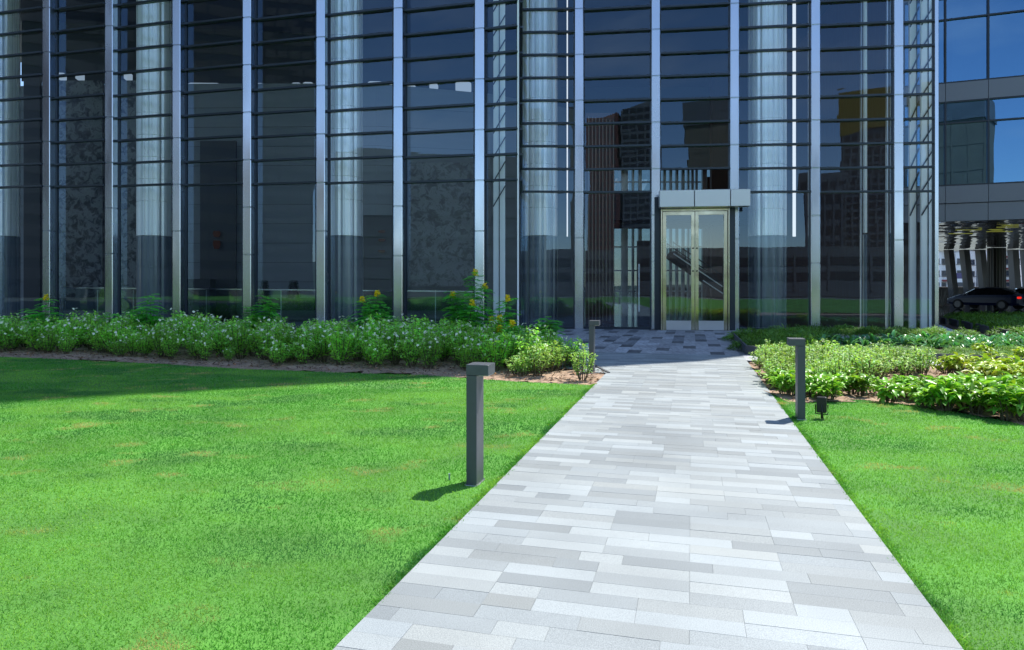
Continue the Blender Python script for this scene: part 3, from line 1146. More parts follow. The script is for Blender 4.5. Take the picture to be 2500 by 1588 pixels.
# door pull standing in the pane left of the doors
mb = MB(); z = 24.6
mb.box((PX(1560, z), z, (HZ(645, z) + HZ(762, z)) / 2), (.05, .05, HZ(645, z) - HZ(762, z)), 0, ch=.01)
T(mb.build('pull_bar', M['white_metal'], tower))

# topiary cones standing inside on the bench
topi = []
M['topi'] = leafmat('clipped topiary', (.02, .05, .02), .1)
for i, (sx, hw) in enumerate(((646, 13), (717, 18))):
    z = 27.9
    o = tag(empty('topiary', (PX(sx, z), z, HZ(736, z))), ['narrow dark clipped cone plant behind the glass, the slimmer of two', 'broad dark clipped cone plant behind the glass, cut off by a fin'][i], 'plant')
    n_ = 700
    t = RNG.uniform(0, 1, n_) ** .8; h_ = .78; rr = (hw / F * z) * (1 - .62 * t)
    an = RNG.uniform(0, 6.283, n_)
    b = np.column_stack([rr * np.cos(an), rr * np.sin(an), t * h_ + .06])
    d = np.column_stack([np.cos(an), np.sin(an), RNG.uniform(-.2, .8, n_)])
    V, Q, Tn = blades(b, d, .05, .035, 0, [0, 1, 0], .1)
    link('foliage', rawmesh('foliage', V, [Q], [Tn]), M['topi'], o)
    mb = MB(); mb.lathe((0, 0, -.12), [(.16, 0), (.2, .18)], 14); mb.lathe((0, 0, .05), [(hw / F * z * .9, 0), (hw / F * z * .36, .74)], 14)
    mb.build('pot', M['lobby_dark'], o)

# ------------------------------------------------------------------ neighbouring building on the right, raised on leaning pillars
M['nglass'] = glassmat('neighbour glass', (.25, .38, .48), .36, (.25, .52, .86), wave=.0025, wscale=.4)
M['spandrel'] = solid('grey blue spandrel panel', (.17, .18, .205), .35, .3, var=.05, scale=.6)
M['mirror'] = solid('rippled mirror soffit', (.62, .66, .68), .05, 1.0, bump=1.0, bscale=1.6)
M['pillar'] = solid('dark grey pillar cladding', (.13, .135, .145), .5, .2, var=.1)
nb = tag(empty('glass_building', (22, 30, 0)), 'blue glass building with grey bands raised on leaning pillars at right', 'building')
NI = Matrix.Translation((-22, -30, 0))
def TN(o):
    o.matrix_parent_inverse = NI
    return o
ND = np.array((math.cos(math.radians(21)), -math.sin(math.radians(21))))
NNn = np.array((-ND[1] * -1, -ND[0])) * 1.0
NNn = np.array((ND[1], -ND[0]))      # towards us
def npt(t, off=0.0):
    q = np.array((PX(2300, 30.5), 30.5)) + ND * t + NNn * off
    return q
nrz = math.atan2(ND[1], ND[0])
T0, T1 = -3.4, 28.0
zs = [4.42, 5.22, 5.98]          # soffit, joint of the two lower bands, first sill
lv = [(5.98, 9.75), (10.55, 14.4), (15.2, 19.0)]
mods = [0.12 + 1.62 * k for k in range(-2, 18)]
def nbox(name, z0, z1, off, dep, mat, gap=.02):
    mb = MB()
    for a_, b_ in zip(mods[:-1], mods[1:]):
        m_ = (npt(a_, off - dep / 2) + npt(b_, off - dep / 2)) / 2
        mb.box((m_[0], m_[1], (z0 + z1) / 2), (b_ - a_ - gap, dep, z1 - z0), nrz)
    return TN(mb.build(name, mat, nb))
nbox('spandrel', 4.42, 5.19, 0, .3, M['spandrel'])
nbox('spandrel', 5.22, 5.98, .06, .3, M['spandrel'])
nbox('spandrel', 9.75, 10.55, .06, .3, M['spandrel'])
nbox('spandrel', 14.4, 15.2, .06, .3, M['spandrel'])
for z0, z1 in lv:
    mb = MB(); br = MB()
    zm = z0 + (z1 - z0) * .74
    for a_, b_ in zip(mods[:-1], mods[1:]):
        for q0, q1 in ((z0, zm), (zm, z1)):
            t = random.uniform(-.004, .004)
            p, q = npt(a_, t - .03), npt(b_, -t - .03)
            mb.quad((*p, q0), (*q, q0), (*q, q1), (*p, q1))
    gl = TN(mb.build('glazing', M['nglass'], nb))
    for a_ in mods:
        p = npt(a_, 0); br.box((p[0], p[1], (z0 + z1) / 2), (.075, .12, z1 - z0), nrz)
    for zz in (z0 + .03, zm, z1 - .03):
        p, q = npt(mods[0], .005), npt(mods[-1], .005)
        br.bar((*p, zz), (*q, zz), .09, .07)
    br.build('frame', M['dark_frame'], gl)
    mb = MB()
    for off_, zt in ((-2.6, z1 + .3),):
        p, q = npt(mods[0], -3.2), npt(mods[-1], -3.2)
        mb.quad((*p, z0), (*q, z0), (*q, z1), (*p, z1))
        p2, q2 = npt(mods[0], -.4), npt(mods[-1], -.4)
        mb.quad((*p, z0 + .02), (*p2, z0 + .02), (*q2, z0 + .02), (*q, z0 + .02))
        mb.quad((*p, z1 - .02), (*p2, z1 - .02), (*q2, z1 - .02), (*q, z1 - .02))
    for t in (.9, 2.4, 5, 8):
        p = npt(t, -1.8); mb.box((p[0], p[1], (z0 + z1) / 2), (.4, .4, z1 - z0 - .1), nrz)
    TN(mb.build('room', solid('office interior', (.10, .12, .13), .7, var=.3, scale=.5), nb))
# roof mass and end wall
mb = MB()
pl = [npt(mods[0], -.35), npt(mods[-1], -.35), npt(mods[-1], -30), npt(mods[0] - 1.5, -30)]
mb.prism([tuple(p) for p in pl], 19.0, 22.5)
mb.prism([tuple(p) for p in (npt(mods[0] + .3, -3.6), npt(mods[-1], -3.6), npt(mods[-1], -29), npt(mods[0] - .9, -29))], 5.0, 19.0)
TN(mb.build('roof', M['spandrel'], nb))
# rippled mirror soffit
a = npt(mods[0] - 1, -.32); nx_, ny_ = 60, 70
V = []
for j in range(ny_):
    for i in range(nx_):
        q = npt(mods[0] - .6 + i * .5, -.32 - j * .42)
        V.append((q[0], q[1], 4.46 + .022 * math.sin(i * 1.3 + j * .5) + .028 * math.sin(j * 1.9 + i * .35) + random.uniform(-.012, .012)))
i = (np.arange(ny_ - 1)[:, None] * nx_ + np.arange(nx_ - 1)[None]).ravel()
so_ = TN(link('soffit', rawmesh('soffit', V, [np.column_stack([i, i + nx_, i + nx_ + 1, i + 1])]), M['mirror'], nb, smooth=True))
# yellow lit lines in the soffit
YL = lampmat('yellow soffit light', (.50, .54, .10), .2)
for sx, sy, wd in ((2365, 562, 60), (2345, 571, 55), (2460, 555, 50), (2440, 566, 60)):
    z = 2.92 * F / (HY - sy + 1e-6) if False else F * (4.40 - EYE) / (HY - sy)
    x = PX(sx, z); mb = MB(); mb.box((x, z, 4.40), (wd / F * z, .06, .03), -.1)
    TN(mb.build('soffit_light', YL, nb))
for sx, wd, ln in ((2316, 13, .5), (2354, 14, .5), (2393, 14, .45), (2433, 36, .0), (2473, 15, .3), (2503, 14, .35)):
    z = 53.5 if wd < 30 else 51.0
    x = PX(sx, z); w_ = wd / F * z
    mb = MB()
    if wd > 30:
        mb.lathe((x, z, 0), [(w_ / 2, 0), (w_ / 2, 4.4)], 20)
        for k in range(20):
            an = k / 20 * 6.283
            mb.bar((x + w_ / 2 * math.cos(an), z + w_ / 2 * math.sin(an), 0), (x + w_ / 2 * math.cos(an), z + w_ / 2 * math.sin(an), 4.4), .05, .05)
        TN(mb.build('round_pillar', M['black'], nb, smooth=False))
    else:
        h = w_ / 2
        mb.add([(x - h + ln, z - .3, 0), (x + h + ln, z - .3, 0), (x + h + ln, z + .3, 0), (x - h + ln, z + .3, 0), (x - h, z - .3, 4.4), (x + h, z - .3, 4.4), (x + h, z + .3, 4.4), (x - h, z + .3, 4.4)],
               [[3, 2, 1, 0], [4, 5, 6, 7], [0, 1, 5, 4], [1, 2, 6, 5], [2, 3, 7, 6], [3, 0, 4, 7]])
        TN(mb.build('leaning_pillar', M['pillar'], nb))
# low black wall behind the drive
mb = MB(); mb.box((34, 56.4, .76), (44, .4, 1.5), -.03, ch=.03)
tag(mb.build('low_wall', M['black']), 'low black wall behind the cars, under the raised glass building', 'wall')
# bare young plant before the wall
mb = MB()
for k in range(14):
    an = random.uniform(0, 6.28); r_ = random.uniform(.3, .9)
    mb.tube([(0, 0, 0), (r_ * .4 * math.cos(an), r_ * .4 * math.sin(an), .55), (r_ * math.cos(an), r_ * math.sin(an), random.uniform(.8, 1.6))], [.02, .016, .006], 4)
o = mb.build('bare_shrub', solid('dry stems', (.30, .29, .26), .8))
o.location = (PX(2300, 50), 50, 0)
tag(o, 'small leafless shrub before the low black wall, beside the tower corner', 'shrub')

# ---- cars
M['car_blue'] = solid('dark blue car paint', (.006, .014, .05), .3, .0, spec=.25)
M['car_black'] = solid('black car paint', (.006, .0065, .008), .3, .0, spec=.25)
M['car_glass'] = solid('dark car glass', (.008, .01, .012), .05)
M['tyre'] = solid('tyre rubber', (.012, .012, .012), .85)
M['rim'] = solid('dark alloy rim', (.06, .06, .065), .4, .6)
M['tail'] = lampmat('lit red tail light', (1.0, .03, .02), .5)
M['plate'] = solid('dark number plate', (.02, .02, .02), .5)


def make_car(label, loc, rz, paint):
    o = tag(empty('parked_car', loc, rz), label, 'car', 'cars under the raised building')
    # side outline (x forward, z up) lofted with tumblehome: x from -2.3 (tail) to 2.3 (nose)
    xs = [-2.30, -2.22, -1.95, -1.55, -1.0, -.2, .55, 1.15, 1.75, 2.15, 2.32]
    belt = [.78, .92, .98, .98, .97, .96, .95, .90, .82, .70, .58]
    roof = [.80, .96, 1.06, 1.24, 1.41, 1.46, 1.38, 1.08, .88, .74, .60]
    half = [.70, .82, .87, .90, .91, .91, .91, .90, .87, .80, .66]
    hroof = [.60, .68, .68, .64, .60, .60, .60, .68, .78, .74, .6]
    secs = []
    for x, b, r_, h, hr in zip(xs, belt, roof, half, hroof):
        lo = .28 if abs(x) < 2.1 else .36
        secs.append([(x, -h * .92, lo), (x, -h, .45), (x, -h, b - .16), (x, -h * .97, b), (x, -hr, max(r_ - .05, b + .01)), (x, -hr * .8, max(r_, b + .02)), (x, 0, max(r_ + .02, b + .03)),
                     (x, hr * .8, max(r_, b + .02)), (x, hr, max(r_ - .05, b + .01)), (x, h * .97, b), (x, h, b - .16), (x, h, .45), (x, h * .92, lo)])
    m_ = len(secs[0])
    vs = [v for s_ in secs for v in s_]
    fs = []
    gls = []
    for i in range(len(secs) - 1):
        for k in range(m_ - 1):
            f = [i * m_ + k, i * m_ + k + 1, (i + 1) * m_ + k + 1, (i + 1) * m_ + k]
            if k in (3, 8) and 2 <= i <= 6: gls.append(f)
            elif k in (4, 5, 6, 7) and i in (2, 3, 6): gls.append(f)
            else: fs.append(f)
        fs.append([i * m_ + m_ - 1, i * m_, (i + 1) * m_, (i + 1) * m_ + m_ - 1])
    fs += [list(range(m_)), [(len(secs) - 1) * m_ + k for k in range(m_)][::-1]]
    b = MB(); b.add(vs, fs); body = b.build('body', paint, o, smooth=False)
    b = MB(); b.add(vs, gls); b.build('window', M['car_glass'], o)
    for x, y in ((-1.4, -.8), (-1.4, .8), (1.42, -.8), (1.42, .8)):
        s_ = 1 if y > 0 else -1
        b = MB(); b.tube([(x, y - .02 * s_, .33), (x, y + .14 * s_, .33)], .33, 20)
        wh = b.build('wheel', M['tyre'], o)
        b = MB(); b.tube([(x, y + .10 * s_, .33), (x, y + .148 * s_, .33)], .22, 14)
        b.build('rim', M['rim'], wh)
    for y in (-.62, .62):
        b = MB(); b.box((-2.27, y, .80), (.12, .34, .14), 0, ch=.03); b.build('tail_light', M['tail'], o)
        b = MB(); b.box((2.18, y, .66), (.16, .3, .12), 0, ch=.04); b.build('headlight', M['white_metal'], o)
        b = MB(); b.box((.72, y * 1.58, 1.0), (.1, .16, .12), 0, ch=.03); b.build('mirror', paint, o)
    b = MB(); b.box((-2.325, 0, .62), (.03, .5, .12), 0); b.build('number_plate', M['plate'], o)
    return o


zc_ = 45.5
make_car('dark blue saloon car with red tail lights under the raised building', (PX(2412, zc_), zc_, .005), math.radians(114), M['car_blue'])
make_car('black car cut off by the picture edge behind the blue saloon', (PX(2521, 44), 44.5, .005), math.radians(150), M['car_black'])

# ---- purple road sign far beyond
sg = tag(empty('road_sign', (PX(2347, 90), 90, 0)), 'blank purple road sign on posts before the white apartment blocks', 'sign')
mb = MB(); mb.box((0, 0, HZ(674, 90)), (1.7, .08, .75), 0); mb.build('panel', solid('purple sign sheet', (.10, .085, .22), .5), sg)
mb = MB()
for dx in (-.75, .75): mb.tube([(dx, .08, 0), (dx, .08, HZ(668, 90))], .06, 6)
mb.build('post', M['steel_dull'], sg)

# ---- apartment blocks far beyond
M['apart'] = solid('white apartment render', (.86, .86, .88), .8, var=.06, scale=.3)
M['apart_roof'] = solid('grey brown roof tiles', (.20, .15, .15), .8, var=.2, scale=2)
M['apart_win'] = solid('dark apartment window', (.05, .06, .085), .2)
M['awning'] = solid('red awning', (.30, .07, .06), .8)
def apartment(s0, s1, z, sy_top, label, seed):
    rg = random.Random(seed)
    x0, x1 = PX(s0, z), PX(s1, z); ht = HZ(sy_top, z) + 1.2; wd = x1 - x0
    o = tag(empty('apartment_block', ((x0 + x1) / 2, z, 0)), label, 'building', 'white apartment blocks')
    mb = MB(); mb.box((0, 5, ht / 2), (wd, 10, ht), 0)
    mb.box((-wd * .32, -.6, ht / 2 - .4), (wd * .30, 1.3, ht - .8), 0); mb.box((wd * .36, -.6, ht / 2 - .4), (wd * .24, 1.3, ht - .8), 0)
    mb.build('wall', M['apart'], o)
    mb = MB()
    mb.add([(-wd / 2 - .6, -1.8, ht), (wd / 2 + .6, -1.8, ht), (wd / 2 + .6, 11, ht), (-wd / 2 - .6, 11, ht), (-wd / 2 + 3, 4.5, ht + 2.7), (wd / 2 - 3, 4.5, ht + 2.7)],
           [[3, 2, 1, 0], [0, 1, 5, 4], [1, 2, 5], [2, 3, 4, 5], [3, 0, 4]])
    gx = -wd * .1
    mb.add([(gx - 2, -2.0, ht - .1), (gx + 2, -2.0, ht - .1), (gx, -2.0, ht + 1.7), (gx, 4, ht + 1.7)], [[0, 1, 2], [1, 3, 2], [0, 2, 3]])
    mb.build('roof', M['apart_roof'], o)
    floors = max(4, int(ht / 2.6))
    for f in range(floors):
        zz = 1.2 + f * 2.6
        if zz + 1.5 > ht: break
        for cx, ww, off in ((-wd * .32, 1.3, -1.27), (-wd * .06, .6, -.02), (wd * .03, .6, -.02), (wd * .16, .6, -.02), (wd * .36, 1.2, -1.27)):
            b = MB(); b.box((cx, off - .03, zz + .7), (ww, .12, 1.15), 0); b.box((cx, off - .06, zz), (ww + .3, .3, .14), 0)
            wn = b.build('window', M['apart_win'], o)
        if rg.random() < .6:
            b = MB(); cx = wd * .03
            b.add([(cx - .8, -.05, zz + 1.9), (cx + .8, -.05, zz + 1.9), (cx + .9, -.9, zz + 1.45), (cx - .9, -.9, zz + 1.45)], [[0, 1, 2, 3]]); b.build('awning', M['awning'], o)
    return o


apartment(2262, 2346, 150, 622, 'white apartment block with hipped roof nearest the tower corner', 1)
apartment(2350, 2422, 156, 619, 'white apartment block with hipped roof behind the second leaning pillar', 2)
apartment(2428, 2480, 150, 622, 'white apartment block with recessed balconies beside the thick dark pillar', 3)
apartment(2482, 2560, 158, 617, 'white apartment block at the picture edge, behind the cars', 4)

# a ring of far wooded hills closes the horizon behind us
V = []; nh = 160
for i in range(nh):
    a = 2 * math.pi * i / nh
    h = 16 + 9 * math.sin(a * 3 + 1) + 6 * math.sin(a * 7) + random.uniform(-1.5, 1.5)
    if math.sin(a) > .25: h *= .35
    for rr, hh in ((420, -1), (455, h * .75), (500, h), (560, -1)):
        V.append((rr * math.cos(a), rr * math.sin(a), hh))
Q = [[i * 4 + k, ((i + 1) % nh) * 4 + k, ((i + 1) % nh) * 4 + k + 1, i * 4 + k + 1] for i in range(nh) for k in range(3)]
tag(link('hills', rawmesh('hills', V, [np.array(Q)]), solid('wooded hills', (.035, .06, .035), .95, var=.4, scale=.06), smooth=True), kind='structure')

# ------------------------------------------------------------------ what stands behind us and shows only in the glass
sheet('road', [(-200, -45.5), (200, -49.5), (200, -46), (-200, -42)], .0, M['kerb'])
sheet('road', [(-200, -56), (200, -60), (200, -49.9), (-200, -45.9)], -.004, M['asphalt'])
M['bk_light'] = solid('pale concrete band', (.13, .13, .135), .7, var=.1, scale=.2)
M['bk_dark'] = solid('dark recess', (.03, .03, .035), .6)
M['red_brick'] = solid('red tower brick', (.17, .055, .045), .8, var=.2, scale=.6)
M['tan'] = solid('tan concrete', (.20, .17, .12), .8, var=.15, scale=.3)
M['yellow'] = solid('yellow hoarding', (.32, .21, .03), .7)
M['grey_c'] = solid('grey concrete', (.16, .165, .17), .8, var=.2, scale=.3)
M['bk_glass'] = solid('tower glass far', (.03, .035, .045), .25, .4)


def block(name, label, cx, cy, wx, wy, h, wallm, winm, floors, cols, rz=0, top=None):
    o = tag(empty(name, (cx, cy, 0), rz), label, 'building')
    mb = MB(); mb.box((0, 0, h / 2), (wx, wy, h), 0); mb.build('wall', wallm, o)
    mb = MB()
    fh = (h - 3) / floors
    for f in range(floors):
        mb.box((0, wy / 2 + .02, 2 + (f + .5) * fh), (wx * .92, .1, fh * .55), 0)
    mb.build('window_band', winm, o)
    mb = MB()
    for c in range(cols + 1):
        mb.box((-wx * .46 + wx * .92 * c / cols, wy / 2 + .06, h / 2), (.35, .14, h - 2), 0)
    mb.build('pier', wallm, o)
    if top:
        mb = MB(); mb.box((0, 0, h + top[1] / 2), (wx * 1.06, wy * 1.06, top[1]), 0); mb.build('crown', top[0], o)
    return o


block('podium_building', 'long low concrete podium across the road, seen in the glass', -5, -70, 110, 16, 7.5, M['bk_light'], M['bk_dark'], 2, 18, rz=-.08)
block('red_tower', 'red brick tower mirrored in the glass', -29, -122, 7.5, 8, 44, M['red_brick'], M['bk_dark'], 22, 6)
block('grey_tower', 'dark unfinished tower mirrored in the glass', -20.5, -124, 8, 9, 46, M['grey_c'], M['bk_dark'], 24, 4)
block('tan_building', 'tan block mirrored in the glass', -3.5, -120, 10, 10, 39, M['tan'], M['tan'], 6, 3, top=(M['grey_c'], 5))
block('yellow_topped_tower', 'tower with yellow hoarding mirrored in the glass', 30, -111, 12, 12, 33, M['grey_c'], M['bk_dark'], 20, 8, rz=.2, top=(M['yellow'], 8.5))
block('pale_block', 'low pale block mirrored in the glass', 20, -102, 8, 10, 24, M['bk_light'], M['bk_dark'], 7, 5, rz=.1)
block('curved_terrace_block', 'grey terraced building mirrored in the glass', -62, -46, 26, 14, 22, M['bk_light'], M['grey_c'], 6, 3, rz=-.75)
block('brick_tower', 'dark tower mirrored in the left glass', -92, -43, 11, 12, 66, M['bk_glass'], M['bk_dark'], 26, 5, rz=-.9)
block('dark_tower', 'very dark tower mirrored in the leftmost glass', -107, -25, 46, 20, 66, M['bk_glass'], M['bk_dark'], 20, 8, rz=-1.08)

# ------------------------------------------------------------------ bollard lights
def bollard(corner, side, label):
    """corner: plan point of the near right bottom edge; side: +1 head reaches right, -1 left"""
    c = np.array(corner) - PN * .041 + PD * .09
    o = tag(empty('bollard_light', (c[0], c[1], 0), ROT), label, 'bollard light', 'bollard lights along the path')
    H = .915
    b = MB(); b.box((0, 0, (H - .082) / 2), (.082, .18, H - .082), 0, ch=.003); b.build('post', M['bollard'], o)
    b = MB(); b.box((side * .046, 0, H - .04), (.174, .184, .08), 0, ch=.003); hd = b.build('head', M['bollard'], o)
    b = MB(); b.box((side * .09, 0, H - .082), (.07, .15, .006), 0); b.build('lens', solid('frosted lens', (.6, .6, .58), .4), hd)
    b = MB(); b.box((0, 0, .004), (.10, .20, .008), 0, ch=.002); bp_ = b.build('base_plate', M['steel_dull'], o)
    for dx in (-.046, .046):
        for dy in (-.096, .096):
            b = MB(); b.tube([(dx, dy, .006), (dx, dy, .016)], .006, 6); b.build('bolt', M['steel_dull'], bp_)
    return o


bollard(G(1163.5, 1189), 1, 'nearest charcoal bollard light, standing in the lawn left of the path')
bollard(G(1966.5, 1027), -1, 'charcoal bollard light right of the path, next to the small floodlight')
bollard(G(1449.4, 913), 1, 'farthest charcoal bollard light, in the soil corner before the doors')


def floodlight(loc, rz, wd, ht, label):
    o = tag(empty('garden_floodlight', (*loc, 0), rz), label, 'floodlight', 'garden floodlights')
    b = MB(); b.box((0, 0, .075 + ht / 2), (wd, .06, ht), 0, ch=.008)
    for k in range(5): b.box((-wd * .36 + k * wd * .18, .05, .075 + ht / 2), (.008, .05, ht * .8), 0)
    b.build('housing', M['black'], o)
    b = MB(); b.tube([(-wd / 2 - .012, 0, .075 + ht * .5), (-wd / 2 - .012, 0, .06), (wd / 2 + .012, 0, .06), (wd / 2 + .012, 0, .075 + ht * .5)], .008, 6)
    b.build('bracket', M['black'], o)
    b = MB(); b.tube([(0, 0, .07), (0, 0, -.05)], [.014, .006], 6)
    b.tube([(0, -.032, .07 + ht * .55), (.01, -.06, .1), (.02, -.05, .01)], .006, 5); b.build('spike', M['black'], o)
    b = MB(); b.box((0, .032, .075 + ht / 2), (wd * .86, .006, ht * .86), 0); b.build('lens', M['car_glass'], o)


floodlight(G(2006, 1024), -.5, .105, .18, 'small black garden floodlight in the grass beside the right bollard')
floodlight(G(1407, 910), .25, .10, .22, 'small black garden floodlight behind a shrub near the farthest bollard')
o = MB(); o.tube([(0, 0, 0), (0, 0, .045), (0, 0, .05)], [.006, .006, .010], 8)
o = o.build('sprinkler', solid('blue grey plastic', (.16, .22, .30), .5)); o.location = (*G(1097, 1173), 0)
tag(o, 'tiny blue grey sprinkler peg in the lawn behind the nearest bollard', 'sprinkler')

# ------------------------------------------------------------------ planter edgings
def edging(p, q, h, label, z0=0.0, th=.04):
    a_, b_ = np.array(p), np.array(q); m_ = (a_ + b_) / 2
    d = b_ - a_; ln = float(np.linalg.norm(d))
    o = empty('planter_edging', (m_[0], m_[1], z0), math.atan2(d[1], d[0]))
    tag(o, label, 'edging', 'planter edgings')
    mb = MB(); mb.box((0, 0, h / 2), (ln - .006, th, h), 0, ch=.004); mb.build('board', M['edging'], o)
    mb = MB()
    mb.box((0, th * .7, h * .45), (.05, th, h * .9), 0); mb.build('stake', M['dark_frame'], o)


ed = [G(2148, 881), G(2212, 880), G(2290, 882), G(2365, 885), G(2440, 889), G(2520, 896), (14.6, 12.0)]
for i, (p, q) in enumerate(zip(ed[:-1], ed[1:])):
    edging(p, q, .15, 'dark slate edging board of the fern bed behind the pale cross path')
ed = [G(1787, 828), G(1803, 846), G(1822, 868), G(1856, 872)]
for i, (p, q) in enumerate(zip(ed[:-1], ed[1:])):
    edging(p, q, .22, ['dark edging board beside the doors, farthest back', 'dark edging board beside the forecourt, middle of the three by the doors', 'short dark edging board facing us at the path corner'][i])
ex, ey = np.array(G(2300, 789)), np.array(G(2465, 826))
for i in range(9):
    p = ex + (ey - ex) * i / 9; q = ex + (ey - ex) * (i + 1) / 9
    n_ = np.array((ey - ex)[::-1]) * np.array((-1, 1)); n_ = n_ / np.linalg.norm(n_)
    edging(p + n_ * (.07 if i % 2 else -.05), q + n_ * (.07 if i % 2 else -.05), .24, 'stepped dark edging piece along the pale walk beside the tower')
edging(G(1432 * 1.0382, 880 * 1.0382), G(1386 * 1.0382, 856 * 1.0382), .035, 'flush dark edging strip at the soil corner by the farthest bollard', th=.05)
edging(G(2290, 905), G(2420, 909), .06, 'low dark edging between red soil and the pale cross path')

# ------------------------------------------------------------------ plants
M['leaf_mid'] = leafmat('green shrub leaves', (.30, .64, .105), .38, .4, .25)
M['leaf_pale'] = leafmat('variegated leaves', (.30, .50, .135), .35, .45, .18)
M['leaf_cassia'] = leafmat('feathery leaves', (.12, .46, .060), .38, .45, .2, (1.3, 1.7, .5))
M['leaf_big'] = leafmat('broad glossy leaves', (.20, .41, .050), .38, .36, .2)
M['leaf_croton'] = leafmat('yellow green leaves', (.38, .52, .050), .35, .4, .15, (1.3, 1.3, .5))
M['leaf_lily'] = leafmat('dark strap leaves', (.085, .26, .085), .28, .27, .2)
M['leaf_fern'] = leafmat('fine fern leaves', (.12, .26, .040), .3, .6, .3)
M['petal_white'] = leafmat('white petals', (1.0, 1.0, .82), .4, .5, .05, (1, 1, .95))
M['petal_yellow'] = leafmat('yellow petals', (1.0, .86, .05), .3, .5, .05, (1.1, 1, .6))
M['stem'] = solid('green brown stems', (.10, .085, .045), .8)


def tints(n, lo=.65, hi=1.3, warm=.12):
    k = RNG.uniform(lo, hi, n)
    wv = RNG.normal(0, warm, n)
    return np.clip(np.column_stack([k * (1 + wv), k, k * (1 - wv)]), .05, 2)


def stems_of(n, h, spread, root=.05, lean=.0):
    out = []
    for i in range(n):
        an = i * 2.399 + random.uniform(-.4, .4)
        r_ = spread * math.sqrt((i + .5) / n) * random.uniform(.8, 1.15)
        hh = h * (1 - .35 * (r_ / spread) ** 2) * random.uniform(.78, 1.05)
        b = np.array((root * math.cos(an), root * math.sin(an), 0))
        t = np.array((r_ * math.cos(an), r_ * math.sin(an), hh))
        m = (b + t) / 2 + np.array((t[0] * .12, t[1] * .12, h * .06))
        out.append((b, m, t))
    return out


def along(s_, t):
    b, m, e_ = s_
    return (1 - t) ** 2 * b + 2 * t * (1 - t) * m + t * t * e_


def make_shrub(name, h, spread, ns, per, ll, lw, leaf, flowers=0, fsize=.05, petal=None, t0=.25, droop=.15, prof=(0, .8, 1, 0), upw=.4, stem_r=.006):
    o = empty(name, (0, 0, 0))
    ss = stems_of(ns, h, spread)
    B, D = [], []
    for s_ in ss:
        tt = t0 + (1 - t0) * RNG.uniform(0, 1, per) ** .75
        for j, t in enumerate(tt):
            p = along(s_, t)
            an = random.uniform(0, 6.283)
            d = np.array((math.cos(an), math.sin(an), random.gauss(upw, .35)))
            d[:2] += p[:2] / (spread + .01) * .5
            B.append(p + np.array((math.cos(an), math.sin(an), 0)) * .008); D.append(d)
    B, D = np.array(B), np.array(D)
    n_ = len(B)
    V, Q, Tn = blades(B, D, ll * RNG.uniform(.6, 1.2, n_), lw * RNG.uniform(.7, 1.2, n_), droop * RNG.uniform(.2, 1.8, n_), prof, .18, tint=tints(n_))
    link('foliage', rawmesh(name + '_foliage', V, [Q], [Tn]), M[leaf], o)
    mb = MB()
    for s_ in ss:
        mb.tube([along(s_, 0), along(s_, .5), along(s_, 1)], [stem_r * 1.3, stem_r, stem_r * .4], 4)
    mb.build('stem', M['stem'], o)
    if flowers:
        B, D, U = [], [], []
        for k in range(flowers):
            s_ = random.choice(ss); p = along(s_, random.uniform(.8, 1.0)) + np.array((random.gauss(0, .03), random.gauss(0, .03), random.uniform(.015, .05)))
            nv = Vector((p[0] * 2.2 + random.gauss(0, .35), p[1] * 2.2 + random.gauss(0, .35), .55)).normalized()
            t1 = nv.orthogonal().normalized(); t2 = nv.cross(t1)
            for q in range(5):
                an = q * 1.2566 + k
                B.append(p); D.append(tuple(t1 * math.cos(an) + t2 * math.sin(an) + nv * .15)); U.append(tuple(nv))
        B, D, U = np.array(B, float), np.array(D, float), np.array(U, float)
        V, Q, Tn = blades(B, D, fsize * .5 * RNG.uniform(.8, 1.2, len(B)), fsize * .42, .1, (.2, 1, .6), .05, up=U, tint=tints(len(B), .9, 1.1, .02))
        link('blossom', rawmesh(name + '_flower', V, [Q], [Tn]), M[petal], o)
    return o


def place(protos, used, x, y, sc, label, cat, group, z=0.0):
    k = random.randrange(len(protos))
    p = protos[k]
    if used[k]:
        o = copy_tree(p)
    else:
        o = p; used[k] = True
    o.location = (x, y, z); o.rotation_euler = (random.gauss(0, .05), random.gauss(0, .05), random.uniform(0, 6.28)); o.scale = (sc * random.uniform(.9, 1.1), sc * random.uniform(.9, 1.1), sc * random.uniform(.88, 1.15))
    tag(o, label, cat, group)
    return o


def family(name, cnt, **kw):
    ps = [make_shrub(name, **kw) for _ in range(cnt)]
    for p in ps: kids(p)
    return ps, [False] * cnt


# white-flowered shrubs in the long bed
ps, us = family('white_flower_shrub', 5, h=.66, spread=.34, ns=15, per=40, ll=.078, lw=.030, leaf='leaf_mid', flowers=17, fsize=.058, petal='petal_white', t0=.12)
front = np.array(BED_EDGE)
def front_z(x):
    return np.interp(x, front[:, 0], front[:, 1])
def back_z(x):
    return np.interp(x, [-20, -10, -6, -2, -.4, 1.2], [20.0, 18.8, 18.0, 16.9, 15.6, 12.6])
polyW = [(-17.5, front_z(-17.5) + .65)] + [(x, front_z(x) + .72 + .2 * math.sin(x * 3)) for x in np.linspace(-16.5, -.1, 22)] + [(1.0, 12.2), (1.3, 13.2), (-.2, 16.0), (-2, 16.9), (-6, 18.0), (-10, 18.8), (-17.5, 19.7)]
nW = 0
for x, y in scatter(polyW, .60, 3):
    fr_ = y < front_z(x) + 1.0
    sc = random.uniform(.72, .95) if fr_ else random.uniform(.92, 1.22)
    if fr_ and random.random() < .12: sc *= .6
    place(ps, us, x, y, sc, 'small white-flowered shrub on bare red soil along the lawn edge' if fr_ else 'white-flowered green shrub in the dense rows before the left glass wall', 'shrub',
          'front row of white-flowered shrubs' if fr_ else 'back rows of white-flowered shrubs')
    nW += 1

